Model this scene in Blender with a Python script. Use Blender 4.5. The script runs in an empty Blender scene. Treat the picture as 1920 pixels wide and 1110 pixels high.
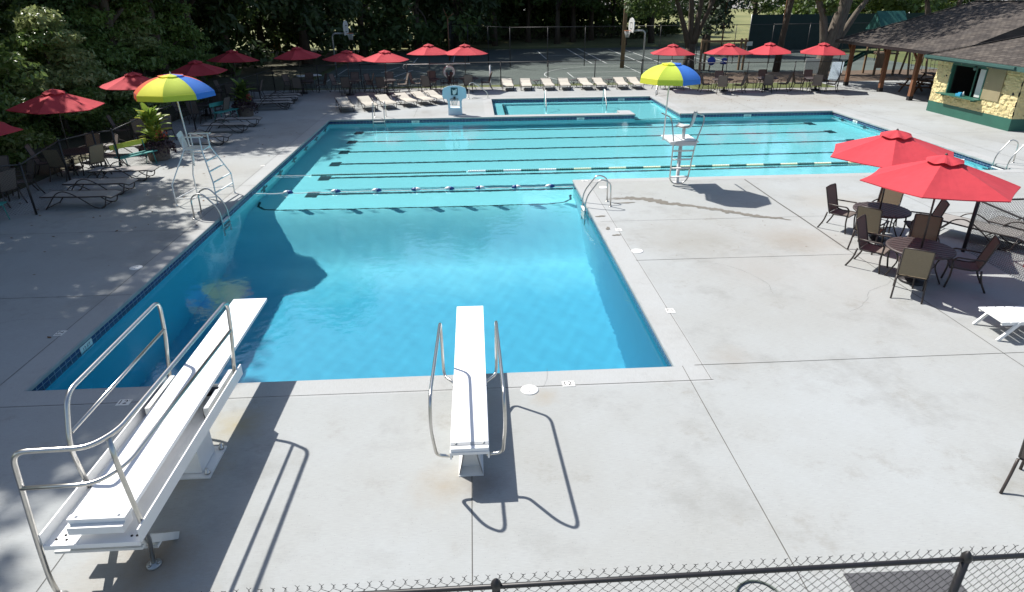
import bpy, bmesh, math, random
from mathutils import Vector, Matrix, Euler, noise
R = math.radians
PI = math.pi
rnd = random.Random(7)
SC = bpy.context.scene
COL = SC.collection

# ------------------------------------------------------------------ camera, sky, sun, exposure
cam = bpy.data.objects.new('camera', bpy.data.cameras.new('camera'))
COL.objects.link(cam)
SC.camera = cam
_p, _r, _y = 0.4405, -0.0093, 0.0538
_f = Vector((math.sin(_y) * math.cos(_p), math.cos(_y) * math.cos(_p), -math.sin(_p)))
_rt = Vector((math.cos(_y), -math.sin(_y), 0))
_up = _rt.cross(_f)
_rt2 = _rt * math.cos(_r) + _up * math.sin(_r)
_up2 = -_rt * math.sin(_r) + _up * math.cos(_r)
_m = Matrix(((_rt2.x, _up2.x, -_f.x, 0), (_rt2.y, _up2.y, -_f.y, 0), (_rt2.z, _up2.z, -_f.z, 5.4556), (0, 0, 0, 1)))
cam.matrix_world = _m
cam.data.sensor_width = 36
cam.data.lens = 1203.89 / 1920 * 36
cam.data.clip_start = 0.05
cam.data.clip_end = 2000

SUN_DIR = Vector((0.58, -0.53, -1.0)).normalized()
world = bpy.data.worlds.new('World')
SC.world = world
world.use_nodes = True
_nt = world.node_tree
_sky = _nt.nodes.new('ShaderNodeTexSky')
_sky.sky_type = 'NISHITA'
_sky.sun_disc = False
_sky.sun_elevation = math.asin(-SUN_DIR.z)
_sky.sun_rotation = math.atan2(-SUN_DIR.x, -SUN_DIR.y)
_sky.air_density = 1.0
_sky.dust_density = 1.4
_nt.links.new(_sky.outputs[0], _nt.nodes['Background'].inputs[0])
_nt.nodes['Background'].inputs[1].default_value = 0.1
sun_l = bpy.data.lights.new('sun', 'SUN')
sun_l.energy = 4.8
sun_l.angle = R(0.7)
sun_l.color = (1.0, 0.965, 0.91)
sun_l.cycles.is_caustics_light = True
sun = bpy.data.objects.new('sun', sun_l)
COL.objects.link(sun)
sun.rotation_euler = SUN_DIR.to_track_quat('-Z', 'Y').to_euler()
SC.view_settings.view_transform = 'Standard'
SC.view_settings.look = 'None'
SC.view_settings.exposure = 0.6
SC.view_settings.gamma = 1.0
SC.cycles.max_bounces = 12
SC.cycles.diffuse_bounces = 6
SC.cycles.transmission_bounces = 12
SC.cycles.transparent_max_bounces = 12
SC.cycles.caustics_reflective = False
SC.cycles.sample_clamp_indirect = 6

# ------------------------------------------------------------------ materials
MATS = {}


def mat(name, col, rough=0.6, metal=0.0, var=0.0, vscale=3.0, bump=0.0, bscale=40.0, col2=None, spec=None,
        trans=0.0, objvar=0.0, stretch=None, detail=4.0):
    m = bpy.data.materials.new(name)
    m.use_nodes = True
    n = m.node_tree
    b = n.nodes['Principled BSDF']
    b.inputs['Roughness'].default_value = rough
    b.inputs['Metallic'].default_value = metal
    if spec is not None:
        b.inputs['Specular IOR Level'].default_value = spec
    geo = n.nodes.new('ShaderNodeNewGeometry')
    tc = n.nodes.new('ShaderNodeTexCoord')
    src = None
    vec = tc.outputs['Object']
    if stretch:
        mp = n.nodes.new('ShaderNodeMapping')
        mp.inputs['Scale'].default_value = stretch
        n.links.new(vec, mp.inputs[0])
        vec = mp.outputs[0]
    if var > 0 or col2:
        t = n.nodes.new('ShaderNodeTexNoise')
        t.inputs['Scale'].default_value = vscale
        t.inputs['Detail'].default_value = detail
        n.links.new(vec, t.inputs['Vector'])
        r = n.nodes.new('ShaderNodeValToRGB')
        r.color_ramp.elements[0].position = 0.3
        r.color_ramp.elements[1].position = 0.7
        c2 = col2 or tuple(c * (1 - var) for c in col)
        r.color_ramp.elements[0].color = (*c2, 1)
        r.color_ramp.elements[1].color = (*col, 1)
        n.links.new(t.outputs[0], r.inputs[0])
        src = r.outputs[0]
    if objvar > 0:
        oi = n.nodes.new('ShaderNodeObjectInfo')
        hs = n.nodes.new('ShaderNodeHueSaturation')
        mr = n.nodes.new('ShaderNodeMapRange')
        mr.inputs[3].default_value = 1 - objvar
        mr.inputs[4].default_value = 1 + objvar
        n.links.new(oi.outputs['Random'], mr.inputs[0])
        n.links.new(mr.outputs[0], hs.inputs['Value'])
        if src:
            n.links.new(src, hs.inputs['Color'])
        else:
            hs.inputs['Color'].default_value = (*col, 1)
        src = hs.outputs[0]
    if src:
        n.links.new(src, b.inputs['Base Color'])
    else:
        b.inputs['Base Color'].default_value = (*col, 1)
    if bump > 0:
        t2 = n.nodes.new('ShaderNodeTexNoise')
        t2.inputs['Scale'].default_value = bscale
        n.links.new(vec, t2.inputs['Vector'])
        bp = n.nodes.new('ShaderNodeBump')
        bp.inputs['Strength'].default_value = bump
        bp.inputs['Distance'].default_value = 0.02
        n.links.new(t2.outputs[0], bp.inputs['Height'])
        n.links.new(bp.outputs[0], b.inputs['Normal'])
    if trans > 0:
        tr = n.nodes.new('ShaderNodeBsdfTranslucent')
        mx = n.nodes.new('ShaderNodeMixShader')
        mx.inputs[0].default_value = trans
        if src:
            n.links.new(src, tr.inputs[0])
        else:
            tr.inputs[0].default_value = (*col, 1)
        out = n.nodes['Material Output']
        n.links.new(b.outputs[0], mx.inputs[1])
        n.links.new(tr.outputs[0], mx.inputs[2])
        n.links.new(mx.outputs[0], out.inputs[0])
    MATS[name] = m
    return m


def concrete_mat(name, base, warm, dark, stain=1.0, broom='x', spots=False):
    m = bpy.data.materials.new(name)
    m.use_nodes = True
    n = m.node_tree
    L = n.links.new
    b = n.nodes['Principled BSDF']
    b.inputs['Roughness'].default_value = 0.85
    b.inputs['Specular IOR Level'].default_value = 0.25
    g = n.nodes.new('ShaderNodeNewGeometry')
    P = g.outputs['Position']

    def nz(scale, detail=5, rough=0.6, st=None):
        v = P
        if st:
            mp = n.nodes.new('ShaderNodeMapping')
            mp.inputs['Scale'].default_value = st
            L(P, mp.inputs[0])
            v = mp.outputs[0]
        t = n.nodes.new('ShaderNodeTexNoise')
        t.inputs['Scale'].default_value = scale
        t.inputs['Detail'].default_value = detail
        t.inputs['Roughness'].default_value = rough
        L(v, t.inputs['Vector'])
        return t.outputs[0]

    def ramp(f, a, bb, c0=(0, 0, 0), c1=(1, 1, 1)):
        r = n.nodes.new('ShaderNodeValToRGB')
        r.color_ramp.elements[0].position = a
        r.color_ramp.elements[1].position = bb
        r.color_ramp.elements[0].color = (*c0, 1)
        r.color_ramp.elements[1].color = (*c1, 1)
        L(f, r.inputs[0])
        return r.outputs[0]

    def mix(f, a, bb, mode='MIX', fac=None):
        x = n.nodes.new('ShaderNodeMix')
        x.data_type = 'RGBA'
        x.blend_type = mode
        if f is not None:
            L(f, x.inputs[0])
        else:
            x.inputs[0].default_value = fac
        for s, k in ((a, 6), (bb, 7)):
            if isinstance(s, tuple):
                x.inputs[k].default_value = (*s, 1)
            else:
                L(s, x.inputs[k])
        return x.outputs[2]
    c = mix(ramp(nz(0.22, 6, 0.65), 0.35, 0.68), base, warm)
    c = mix(ramp(nz(0.55, 8, 0.7), 0.53, 0.78), c, tuple(k * 0.80 for k in warm), 'MIX')
    f2 = ramp(nz(0.9, 9, 0.74), 0.57, 0.80)
    c = mix(f2, c, dark)
    st = (1.0, 14.0, 1.0) if broom == 'x' else (14.0, 1.0, 1.0)
    br = ramp(nz(9.0, 3, 0.6, st), 0.3, 0.7, (0.90, 0.90, 0.90), (1.04, 1.04, 1.04))
    c = mix(None, c, br, 'MULTIPLY', 1.0)
    sp = ramp(nz(55.0, 2, 0.5), 0.66, 0.74, (1, 1, 1), (0.72, 0.71, 0.69))
    c = mix(None, c, sp, 'MULTIPLY', 1.0)
    if spots:
        # rust and grime that washed off the stands, and old patches on the slab
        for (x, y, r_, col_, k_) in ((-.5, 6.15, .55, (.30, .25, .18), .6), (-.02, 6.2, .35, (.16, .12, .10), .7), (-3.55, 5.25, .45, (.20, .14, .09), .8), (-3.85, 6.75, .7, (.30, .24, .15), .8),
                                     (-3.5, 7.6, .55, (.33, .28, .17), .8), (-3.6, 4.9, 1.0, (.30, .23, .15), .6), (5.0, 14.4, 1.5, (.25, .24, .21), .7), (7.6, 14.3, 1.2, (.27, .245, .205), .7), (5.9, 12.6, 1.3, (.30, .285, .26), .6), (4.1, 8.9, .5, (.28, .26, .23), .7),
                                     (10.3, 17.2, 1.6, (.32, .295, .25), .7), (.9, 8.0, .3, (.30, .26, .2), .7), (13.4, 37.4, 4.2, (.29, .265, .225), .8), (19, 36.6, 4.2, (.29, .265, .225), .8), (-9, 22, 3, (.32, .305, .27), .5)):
            vm = n.nodes.new('ShaderNodeVectorMath')
            vm.operation = 'DISTANCE'
            L(P, vm.inputs[0])
            vm.inputs[1].default_value = (x, y, 0)
            ma = n.nodes.new('ShaderNodeMath')
            ma.operation = 'MULTIPLY_ADD'
            ma.inputs[1].default_value = 1.6 * r_
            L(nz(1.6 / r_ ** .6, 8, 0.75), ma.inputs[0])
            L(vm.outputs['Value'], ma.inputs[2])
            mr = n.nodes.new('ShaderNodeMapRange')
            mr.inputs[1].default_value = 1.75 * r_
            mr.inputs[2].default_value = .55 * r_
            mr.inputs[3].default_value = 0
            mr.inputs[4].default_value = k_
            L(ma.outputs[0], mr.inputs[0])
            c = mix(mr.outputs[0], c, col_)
    L(c, b.inputs['Base Color'])
    bp = n.nodes.new('ShaderNodeBump')
    bp.inputs['Strength'].default_value = 0.12
    bp.inputs['Distance'].default_value = 0.01
    L(nz(60, 3, 0.6, st), bp.inputs['Height'])
    L(bp.outputs[0], b.inputs['Normal'])
    MATS[name] = m
    return m


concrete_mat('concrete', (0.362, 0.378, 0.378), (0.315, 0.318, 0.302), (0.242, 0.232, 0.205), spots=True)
concrete_mat('coping_concrete', (0.39, 0.402, 0.402), (0.352, 0.352, 0.338), (0.292, 0.283, 0.26), broom='y')
mat('joint', (0.11, 0.105, 0.095), 0.9, var=0.35, vscale=9)
mat('damp_stain', (0.17, 0.155, 0.13), 0.7, var=0.2, vscale=6)
mat('rust_stain', (0.36, 0.30, 0.22), 0.85, var=0.2, vscale=4)
mat('slab_edge', (0.33, 0.35, 0.35), 0.8, var=0.2)
mat('steel', (0.62, 0.605, 0.57), 0.28, 1.0, var=0.1, vscale=25)
mat('white_paint', (0.80, 0.80, 0.79), 0.35, var=0.06, vscale=5)
mat('board_white', (0.86, 0.86, 0.86), 0.55, bump=0.08, bscale=300, var=0.03, vscale=2)
mat('dull_white', (0.70, 0.70, 0.67), 0.55, var=0.12, vscale=6)
mat('grey_plastic', (0.58, 0.58, 0.58), 0.45, var=0.05)
mat('red_fabric', (0.54, 0.043, 0.058), 0.85, var=0.14, vscale=2.5, trans=0.13, bump=0.5, bscale=5, objvar=0.12)
mat('yellow_fabric', (0.85, 0.80, 0.07), 0.8, trans=0.3, bump=0.06, bscale=9)
mat('lime_fabric', (0.58, 0.68, 0.07), 0.8, trans=0.3, bump=0.06, bscale=9)
mat('green_fabric', (0.28, 0.50, 0.05), 0.8, trans=0.3, bump=0.06, bscale=9)
mat('blue_fabric', (0.05, 0.20, 0.66), 0.8, trans=0.3, bump=0.06, bscale=9)
mat('orange_fabric', (0.66, 0.10, 0.03), 0.8, trans=0.3, bump=0.06, bscale=9)
mat('bronze_metal', (0.055, 0.043, 0.038), 0.45, var=0.2, vscale=12)
mat('brown_sling', (0.18, 0.148, 0.13), 0.8, var=0.18, vscale=30, stretch=(1, 1, 6), bump=0.15, bscale=120, objvar=0.15)
mat('tan_sling', (0.235, 0.19, 0.125), 0.8, var=0.18, vscale=30, stretch=(1, 1, 6), bump=0.15, bscale=120, objvar=0.15)
mat('cream_sling', (0.50, 0.46, 0.39), 0.8, var=0.1, vscale=12, bump=0.15, bscale=150, objvar=0.08)
mat('grey_sling', (0.29, 0.275, 0.255), 0.8, var=0.12, vscale=12, bump=0.15, bscale=150, objvar=0.1)
mat('table_metal', (0.072, 0.055, 0.053), 0.5, var=0.2, vscale=14)
mat('black_metal', (0.022, 0.02, 0.021), 0.45, var=0.2, vscale=20)
mat('wire_black', (0.016, 0.015, 0.016), 0.8, spec=0.1)
mat('galvanized', (0.42, 0.43, 0.43), 0.4, 0.6, var=0.15)
mat('teal_paint', (0.05, 0.30, 0.27), 0.5, var=0.15)
mat('bench_yellow', (0.55, 0.55, 0.05), 0.5, var=0.1)
mat('cedar', (0.25, 0.105, 0.05), 0.7, var=0.35, vscale=5, stretch=(6, 6, 0.6))
mat('timber', (0.26, 0.17, 0.095), 0.8, var=0.35, vscale=5, stretch=(6, 6, 0.6))
mat('picnic_wood', (0.20, 0.10, 0.06), 0.75, var=0.3, vscale=5)
mat('bark', (0.11, 0.083, 0.062), 0.95, var=0.5, vscale=4, stretch=(4, 4, 0.7), bump=0.6, bscale=14)
mat('bark_pale', (0.17, 0.14, 0.11), 0.95, var=0.45, vscale=4, stretch=(4, 4, 0.7), bump=0.6, bscale=14)
mat('leaf_dark', (0.09, 0.14, 0.045), 0.5, trans=0.38, col2=(0.055, 0.09, 0.032), vscale=0.9, objvar=0.25)
mat('leaf_mid', (0.12, 0.18, 0.042), 0.5, trans=0.42, col2=(0.055, 0.095, 0.024), vscale=1.1, objvar=0.2)
mat('leaf_light', (0.24, 0.29, 0.08), 0.5, trans=0.45, col2=(0.10, 0.15, 0.035), vscale=1.3, objvar=0.15)
mat('leaf_bank', (0.22, 0.31, 0.085), 0.3, trans=0.42, col2=(0.12, 0.19, 0.05), vscale=1.1, objvar=0.15)
mat('leaf_bank_pale', (0.38, 0.42, 0.19), 0.3, trans=0.42, col2=(0.22, 0.27, 0.09), vscale=1.3, objvar=0.15)
mat('needle', (0.06, 0.09, 0.036), 0.6, trans=0.25, col2=(0.022, 0.04, 0.018), vscale=1.2)
mat('canna_leaf', (0.30, 0.40, 0.07), 0.42, trans=0.4, col2=(0.16, 0.26, 0.04), vscale=4)
mat('canna_yellow', (0.55, 0.52, 0.09), 0.45, trans=0.4, col2=(0.25, 0.30, 0.04), vscale=4)
mat('purple_leaf', (0.07, 0.035, 0.045), 0.6, trans=0.2, col2=(0.04, 0.025, 0.03), vscale=6)
mat('flower_red', (0.50, 0.10, 0.06), 0.6, trans=0.3)
mat('dead_leaf', (0.17, 0.09, 0.04), 0.8, var=0.4, vscale=8)
mat('planter_wood', (0.22, 0.18, 0.15), 0.8, var=0.3, vscale=6)
mat('grass', (0.11, 0.125, 0.035), 0.95, col2=(0.065, 0.085, 0.022), vscale=0.35, bump=0.4, bscale=25, detail=8)
mat('lawn_dry', (0.22, 0.215, 0.085), 0.95, col2=(0.12, 0.135, 0.045), vscale=0.25, bump=0.3, bscale=20, detail=8)
mat('mulch', (0.13, 0.085, 0.055), 0.95, col2=(0.08, 0.058, 0.038), vscale=1.5, bump=0.6, bscale=30, detail=8)
mat('leaf_litter', (0.10, 0.085, 0.055), 0.95, col2=(0.055, 0.06, 0.028), vscale=0.8, bump=0.6, bscale=30, detail=8)
mat('court_asphalt', (0.09, 0.112, 0.097), 0.9, col2=(0.068, 0.085, 0.074), vscale=0.4, detail=8)
mat('road_asphalt', (0.27, 0.26, 0.25), 0.9, var=0.15, vscale=0.2)
mat('line_white', (0.55, 0.57, 0.55), 0.8, var=0.25, vscale=3)
mat('line_yellow', (0.5, 0.36, 0.06), 0.8)
mat('windscreen', (0.012, 0.035, 0.034), 0.8, var=0.2, vscale=2)
mat('shingle_dark', (0.095, 0.082, 0.072), 0.95, col2=(0.06, 0.052, 0.048), vscale=2.2, bump=0.35, bscale=22, detail=6)
mat('block_yellow', (0.66, 0.56, 0.30), 0.9, col2=(0.58, 0.48, 0.235), vscale=5, bump=0.5, bscale=30, detail=6)
mat('green_paint', (0.028, 0.125, 0.09), 0.5, var=0.15, vscale=2)
mat('fascia_green', (0.05, 0.115, 0.10), 0.5, var=0.15)
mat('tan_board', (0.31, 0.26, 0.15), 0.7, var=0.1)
mat('dark_room', (0.035, 0.033, 0.03), 0.9)
mat('glass_dark', (0.03, 0.035, 0.04), 0.08)
mat('paper', (0.62, 0.62, 0.60), 0.7)
mat('poster_blue', (0.04, 0.30, 0.50), 0.5)
mat('toy_blue', (0.02, 0.06, 0.36), 0.4)
mat('slide_green', (0.012, 0.06, 0.045), 0.35)
mat('slide_roof', (0.02, 0.12, 0.10), 0.7, var=0.2)
mat('red_plastic', (0.50, 0.03, 0.03), 0.4)
mat('rope', (0.30, 0.27, 0.22), 0.9)
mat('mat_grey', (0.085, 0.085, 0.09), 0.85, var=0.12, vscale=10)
mat('hose', (0.10, 0.12, 0.10), 0.5)
mat('ink', (0.02, 0.02, 0.022), 0.6)
mat('tile_white', (0.74, 0.73, 0.69), 0.35)
mat('lid_white', (0.76, 0.76, 0.74), 0.5, var=0.05)
mat('line_teal', (0.004, 0.055, 0.075), 0.4)
mat('float_blue', (0.02, 0.06, 0.22), 0.4)
mat('float_green', (0.012, 0.11, 0.10), 0.4)
mat('float_yellow', (0.68, 0.68, 0.46), 0.4)
mat('float_white', (0.75, 0.75, 0.73), 0.4)
mat('hoop_white', (0.58, 0.71, 0.80), 0.45, var=0.05)
mat('orange_metal', (0.5, 0.16, 0.06), 0.5)
mat('backboard', (0.62, 0.62, 0.60), 0.5)
mat('net', (0.55, 0.55, 0.53), 0.8)


def shingle_mat():
    m = bpy.data.materials.new('roof_shingle')
    m.use_nodes = True
    n = m.node_tree
    L = n.links.new
    b = n.nodes['Principled BSDF']
    b.inputs['Roughness'].default_value = 0.95
    b.inputs['Specular IOR Level'].default_value = 0.15
    g = n.nodes.new('ShaderNodeNewGeometry')
    sep = n.nodes.new('ShaderNodeSeparateXYZ')
    L(g.outputs['Position'], sep.inputs[0])
    cb = n.nodes.new('ShaderNodeCombineXYZ')
    L(sep.outputs[1], cb.inputs[0])
    mu = n.nodes.new('ShaderNodeMath')
    mu.operation = 'MULTIPLY'
    mu.inputs[1].default_value = 2.9
    L(sep.outputs[2], mu.inputs[0])
    L(mu.outputs[0], cb.inputs[1])
    br = n.nodes.new('ShaderNodeTexBrick')
    br.inputs['Color1'].default_value = (0.118, 0.104, 0.092, 1)
    br.inputs['Color2'].default_value = (0.066, 0.058, 0.053, 1)
    br.inputs['Mortar'].default_value = (0.028, 0.025, 0.024, 1)
    br.inputs['Scale'].default_value = 1
    br.inputs['Brick Width'].default_value = .32
    br.inputs['Row Height'].default_value = .15
    br.inputs['Mortar Size'].default_value = .012
    L(cb.outputs[0], br.inputs['Vector'])
    t = n.nodes.new('ShaderNodeTexNoise')
    t.inputs['Scale'].default_value = 1.2
    t.inputs['Detail'].default_value = 8
    L(g.outputs['Position'], t.inputs['Vector'])
    r = n.nodes.new('ShaderNodeValToRGB')
    r.color_ramp.elements[0].position = .3
    r.color_ramp.elements[0].color = (.72, .72, .74, 1)
    r.color_ramp.elements[1].position = .7
    r.color_ramp.elements[1].color = (1.15, 1.12, 1.08, 1)
    L(t.outputs[0], r.inputs[0])
    mx = n.nodes.new('ShaderNodeMix')
    mx.data_type = 'RGBA'
    mx.blend_type = 'MULTIPLY'
    mx.inputs[0].default_value = 1
    L(br.outputs[0], mx.inputs[6])
    L(r.outputs[0], mx.inputs[7])
    L(mx.outputs[2], b.inputs['Base Color'])
    bp = n.nodes.new('ShaderNodeBump')
    bp.inputs['Strength'].default_value = .6
    bp.inputs['Distance'].default_value = .02
    L(br.outputs['Fac'], bp.inputs['Height'])
    bp.invert = True
    L(bp.outputs[0], b.inputs['Normal'])
    MATS['roof_shingle'] = m


shingle_mat()


def tile_mat():
    m = bpy.data.materials.new('navy_tile')
    m.use_nodes = True
    n = m.node_tree
    b = n.nodes['Principled BSDF']
    b.inputs['Roughness'].default_value = 0.15
    g = n.nodes.new('ShaderNodeNewGeometry')
    sep = n.nodes.new('ShaderNodeSeparateXYZ')
    n.links.new(g.outputs['Position'], sep.inputs[0])
    add = n.nodes.new('ShaderNodeMath')
    n.links.new(sep.outputs[0], add.inputs[0])
    n.links.new(sep.outputs[1], add.inputs[1])
    cb = n.nodes.new('ShaderNodeCombineXYZ')
    n.links.new(add.outputs[0], cb.inputs[0])
    n.links.new(sep.outputs[2], cb.inputs[1])
    br = n.nodes.new('ShaderNodeTexBrick')
    br.offset = 0
    br.inputs['Color1'].default_value = (0.010, 0.022, 0.085, 1)
    br.inputs['Color2'].default_value = (0.018, 0.035, 0.13, 1)
    br.inputs['Mortar'].default_value = (0.20, 0.25, 0.32, 1)
    br.inputs['Scale'].default_value = 1.0
    br.inputs['Mortar Size'].default_value = 0.006
    br.inputs['Brick Width'].default_value = 0.16
    br.inputs['Row Height'].default_value = 0.16
    n.links.new(cb.outputs[0], br.inputs['Vector'])
    n.links.new(br.outputs[0], b.inputs['Base Color'])
    MATS['navy_tile'] = m


tile_mat()


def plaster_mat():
    m = bpy.data.materials.new('pool_plaster_depth_tint')
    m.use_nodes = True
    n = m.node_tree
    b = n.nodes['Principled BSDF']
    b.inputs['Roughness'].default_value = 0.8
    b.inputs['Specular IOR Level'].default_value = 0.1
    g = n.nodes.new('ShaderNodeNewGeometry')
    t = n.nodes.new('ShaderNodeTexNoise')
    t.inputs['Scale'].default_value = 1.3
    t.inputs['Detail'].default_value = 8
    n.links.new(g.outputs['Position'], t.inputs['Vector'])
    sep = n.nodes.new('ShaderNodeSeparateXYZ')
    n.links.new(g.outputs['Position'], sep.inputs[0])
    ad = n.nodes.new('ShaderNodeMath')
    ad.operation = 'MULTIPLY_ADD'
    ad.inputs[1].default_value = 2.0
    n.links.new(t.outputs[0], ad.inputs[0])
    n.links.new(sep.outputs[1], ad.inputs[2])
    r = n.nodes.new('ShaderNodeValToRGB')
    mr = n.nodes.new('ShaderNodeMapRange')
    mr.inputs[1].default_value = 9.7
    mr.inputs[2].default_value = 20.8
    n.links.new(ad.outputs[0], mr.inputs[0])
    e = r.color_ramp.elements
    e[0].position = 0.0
    e[0].color = (0.075, 0.44, 0.62, 1)  # bluer, darker deep end: light lost in deep water put into the colour
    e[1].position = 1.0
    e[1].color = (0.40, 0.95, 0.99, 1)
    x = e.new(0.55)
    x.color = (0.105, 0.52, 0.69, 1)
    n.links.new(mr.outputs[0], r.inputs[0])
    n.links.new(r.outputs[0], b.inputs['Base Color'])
    MATS['pool_plaster_depth_tint'] = m


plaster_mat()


def water_mat():
    m = bpy.data.materials.new('water')
    m.use_nodes = True
    n = m.node_tree
    n.nodes.remove(n.nodes['Principled BSDF'])
    out = n.nodes['Material Output']
    gl = n.nodes.new('ShaderNodeBsdfGlass')
    gl.inputs['IOR'].default_value = 1.33
    gl.inputs['Roughness'].default_value = 0.0
    gl.inputs['Color'].default_value = (0.84, 0.975, 1.0, 1)
    go = n.nodes.new('ShaderNodeBsdfGlossy')
    go.inputs['Roughness'].default_value = 0.0
    go.inputs['Color'].default_value = (0.9, 0.93, 0.96, 1)
    mx = n.nodes.new('ShaderNodeMixShader')
    mx.inputs[0].default_value = 0.045
    n.links.new(gl.outputs[0], mx.inputs[1])
    n.links.new(go.outputs[0], mx.inputs[2])
    n.links.new(mx.outputs[0], out.inputs[0])
    g = n.nodes.new('ShaderNodeNewGeometry')
    t = n.nodes.new('ShaderNodeTexNoise')
    t.inputs['Scale'].default_value = 4.5
    t.inputs['Detail'].default_value = 4
    n.links.new(g.outputs['Position'], t.inputs['Vector'])
    bp = n.nodes.new('ShaderNodeBump')
    bp.inputs['Strength'].default_value = 0.09
    bp.inputs['Distance'].default_value = 0.05
    n.links.new(t.outputs[0], bp.inputs['Height'])
    n.links.new(bp.outputs[0], gl.inputs['Normal'])
    n.links.new(bp.outputs[0], go.inputs['Normal'])
    MATS['water'] = m


water_mat()


# ------------------------------------------------------------------ mesh helpers
class MB:
    def __init__(s):
        s.v, s.f, s.mi, s.sm = [], [], [], []
        s.mat = 0
        s.smooth = False

    def face(s, idx):
        s.f.append(tuple(idx))
        s.mi.append(s.mat)
        s.sm.append(s.smooth)

    def quad(s, a, b, c, d):
        k = len(s.v)
        s.v += [tuple(a), tuple(b), tuple(c), tuple(d)]
        s.face((k, k + 1, k + 2, k + 3))

    def poly(s, pts):
        k = len(s.v)
        s.v += [tuple(p) for p in pts]
        s.face(range(k, k + len(pts)))

    def box(s, a, b, M=None, taper=None):
        x0, y0, z0 = a
        x1, y1, z1 = b
        P = [Vector(p) for p in ((x0, y0, z0), (x1, y0, z0), (x1, y1, z0), (x0, y1, z0), (x0, y0, z1), (x1, y0, z1), (x1, y1, z1), (x0, y1, z1))]
        if taper:
            cx, cy = (x0 + x1) / 2, (y0 + y1) / 2
            for i in range(4, 8):
                P[i].x = cx + (P[i].x - cx) * taper
                P[i].y = cy + (P[i].y - cy) * taper
        if M:
            P = [M @ p for p in P]
        k = len(s.v)
        s.v += [tuple(p) for p in P]
        for f in ((3, 2, 1, 0), (4, 5, 6, 7), (0, 1, 5, 4), (1, 2, 6, 5), (2, 3, 7, 6), (3, 0, 4, 7)):
            s.face([k + i for i in f])

    def bar(s, p0, p1, w, h, up=(0, 0, 1)):
        p0, p1 = Vector(p0), Vector(p1)
        d = (p1 - p0)
        L = d.length
        d.normalize()
        u = Vector(up)
        if abs(d.dot(u)) > 0.98:
            u = Vector((0, 1, 0))
        sd = d.cross(u).normalized()
        u = sd.cross(d)
        M = Matrix(((sd.x, d.x, u.x, p0.x), (sd.y, d.y, u.y, p0.y), (sd.z, d.z, u.z, p0.z), (0, 0, 0, 1)))
        s.box((-w / 2, 0, -h / 2), (w / 2, L, h / 2), M)

    def tube(s, pts, r, seg=8, caps=True, r1=None):
        pts = [Vector(p) for p in pts]
        n = len(pts)
        if n < 2:
            return
        sm = s.smooth
        s.smooth = True
        rs = r if isinstance(r, (list, tuple)) else [r + ((r1 - r) * i / (n - 1) if r1 is not None else 0) for i in range(n)]
        k0 = len(s.v)
        t0 = (pts[1] - pts[0]).normalized()
        ref = Vector((0, 0, 1)) if abs(t0.z) < 0.9 else Vector((1, 0, 0))
        nrm = t0.cross(ref).normalized()
        prev = t0
        for i, p in enumerate(pts):
            if i == 0:
                t = t0
            elif i == n - 1:
                t = (pts[i] - pts[i - 1]).normalized()
            else:
                t = ((pts[i] - pts[i - 1]).normalized() + (pts[i + 1] - pts[i]).normalized())
                t = t.normalized() if t.length > 1e-6 else prev
            ax = prev.cross(t)
            if ax.length > 1e-6:
                nrm = Matrix.Rotation(prev.angle(t), 3, ax.normalized()) @ nrm
            prev = t
            b = t.cross(nrm).normalized()
            for j in range(seg):
                a = 2 * PI * j / seg
                s.v.append(tuple(p + (nrm * math.cos(a) + b * math.sin(a)) * rs[i]))
        for i in range(n - 1):
            for j in range(seg):
                a, b2 = k0 + i * seg + j, k0 + i * seg + (j + 1) % seg
                s.face((a, b2, b2 + seg, a + seg))
        s.smooth = False
        if caps:
            s.face([k0 + j for j in range(seg)][::-1])
            s.face([k0 + (n - 1) * seg + j for j in range(seg)])
        s.smooth = sm

    def lathe(s, prof, seg=16, c=(0, 0, 0), M=None):
        sm = s.smooth
        s.smooth = True
        k0 = len(s.v)
        for (r, z) in prof:
            for j in range(seg):
                a = 2 * PI * j / seg
                p = Vector((c[0] + r * math.cos(a), c[1] + r * math.sin(a), c[2] + z))
                s.v.append(tuple(M @ p if M else p))
        for i in range(len(prof) - 1):
            for j in range(seg):
                a, b = k0 + i * seg + j, k0 + i * seg + (j + 1) % seg
                s.face((a, b, b + seg, a + seg))
        s.smooth = False
        if prof[0][0] > 1e-4:
            s.face([k0 + j for j in range(seg)][::-1])
        if prof[-1][0] > 1e-4:
            s.face([k0 + (len(prof) - 1) * seg + j for j in range(seg)])
        s.smooth = sm

    def mesh(s, name, mats):
        me = bpy.data.meshes.new(name)
        me.from_pydata(s.v, [], s.f)
        for m in (mats if isinstance(mats, (list, tuple)) else [mats]):
            me.materials.append(MATS[m])
        me.polygons.foreach_set('material_index', s.mi)
        me.polygons.foreach_set('use_smooth', s.sm)
        me.update()
        return me

    def build(s, name, mats, parent=None, loc=(0, 0, 0), rot=(0, 0, 0)):
        o = bpy.data.objects.new(name, s.mesh(name, mats))
        COL.objects.link(o)
        o.location = loc
        o.rotation_euler = rot
        if parent:
            o.parent = parent
        return o


def tag(o, label=None, cat=None, group=None, kind=None):
    if label:
        o['label'] = label
    if cat:
        o['category'] = cat
    if group:
        o['group'] = group
    if kind:
        o['kind'] = kind
    return o


def empty(name, label, cat, loc=(0, 0, 0), rz=0.0, group=None):
    o = bpy.data.objects.new(name, None)
    o.empty_display_size = 0.2
    COL.objects.link(o)
    o.location = loc
    o.rotation_euler = (0, 0, rz)
    return tag(o, label, cat, group)


def copy_tree(o, parent=None):
    c = o.copy()
    COL.objects.link(c)
    if parent:
        c.parent = parent
    for ch in list(o.children):
        copy_tree(ch, c)
    return c


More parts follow.
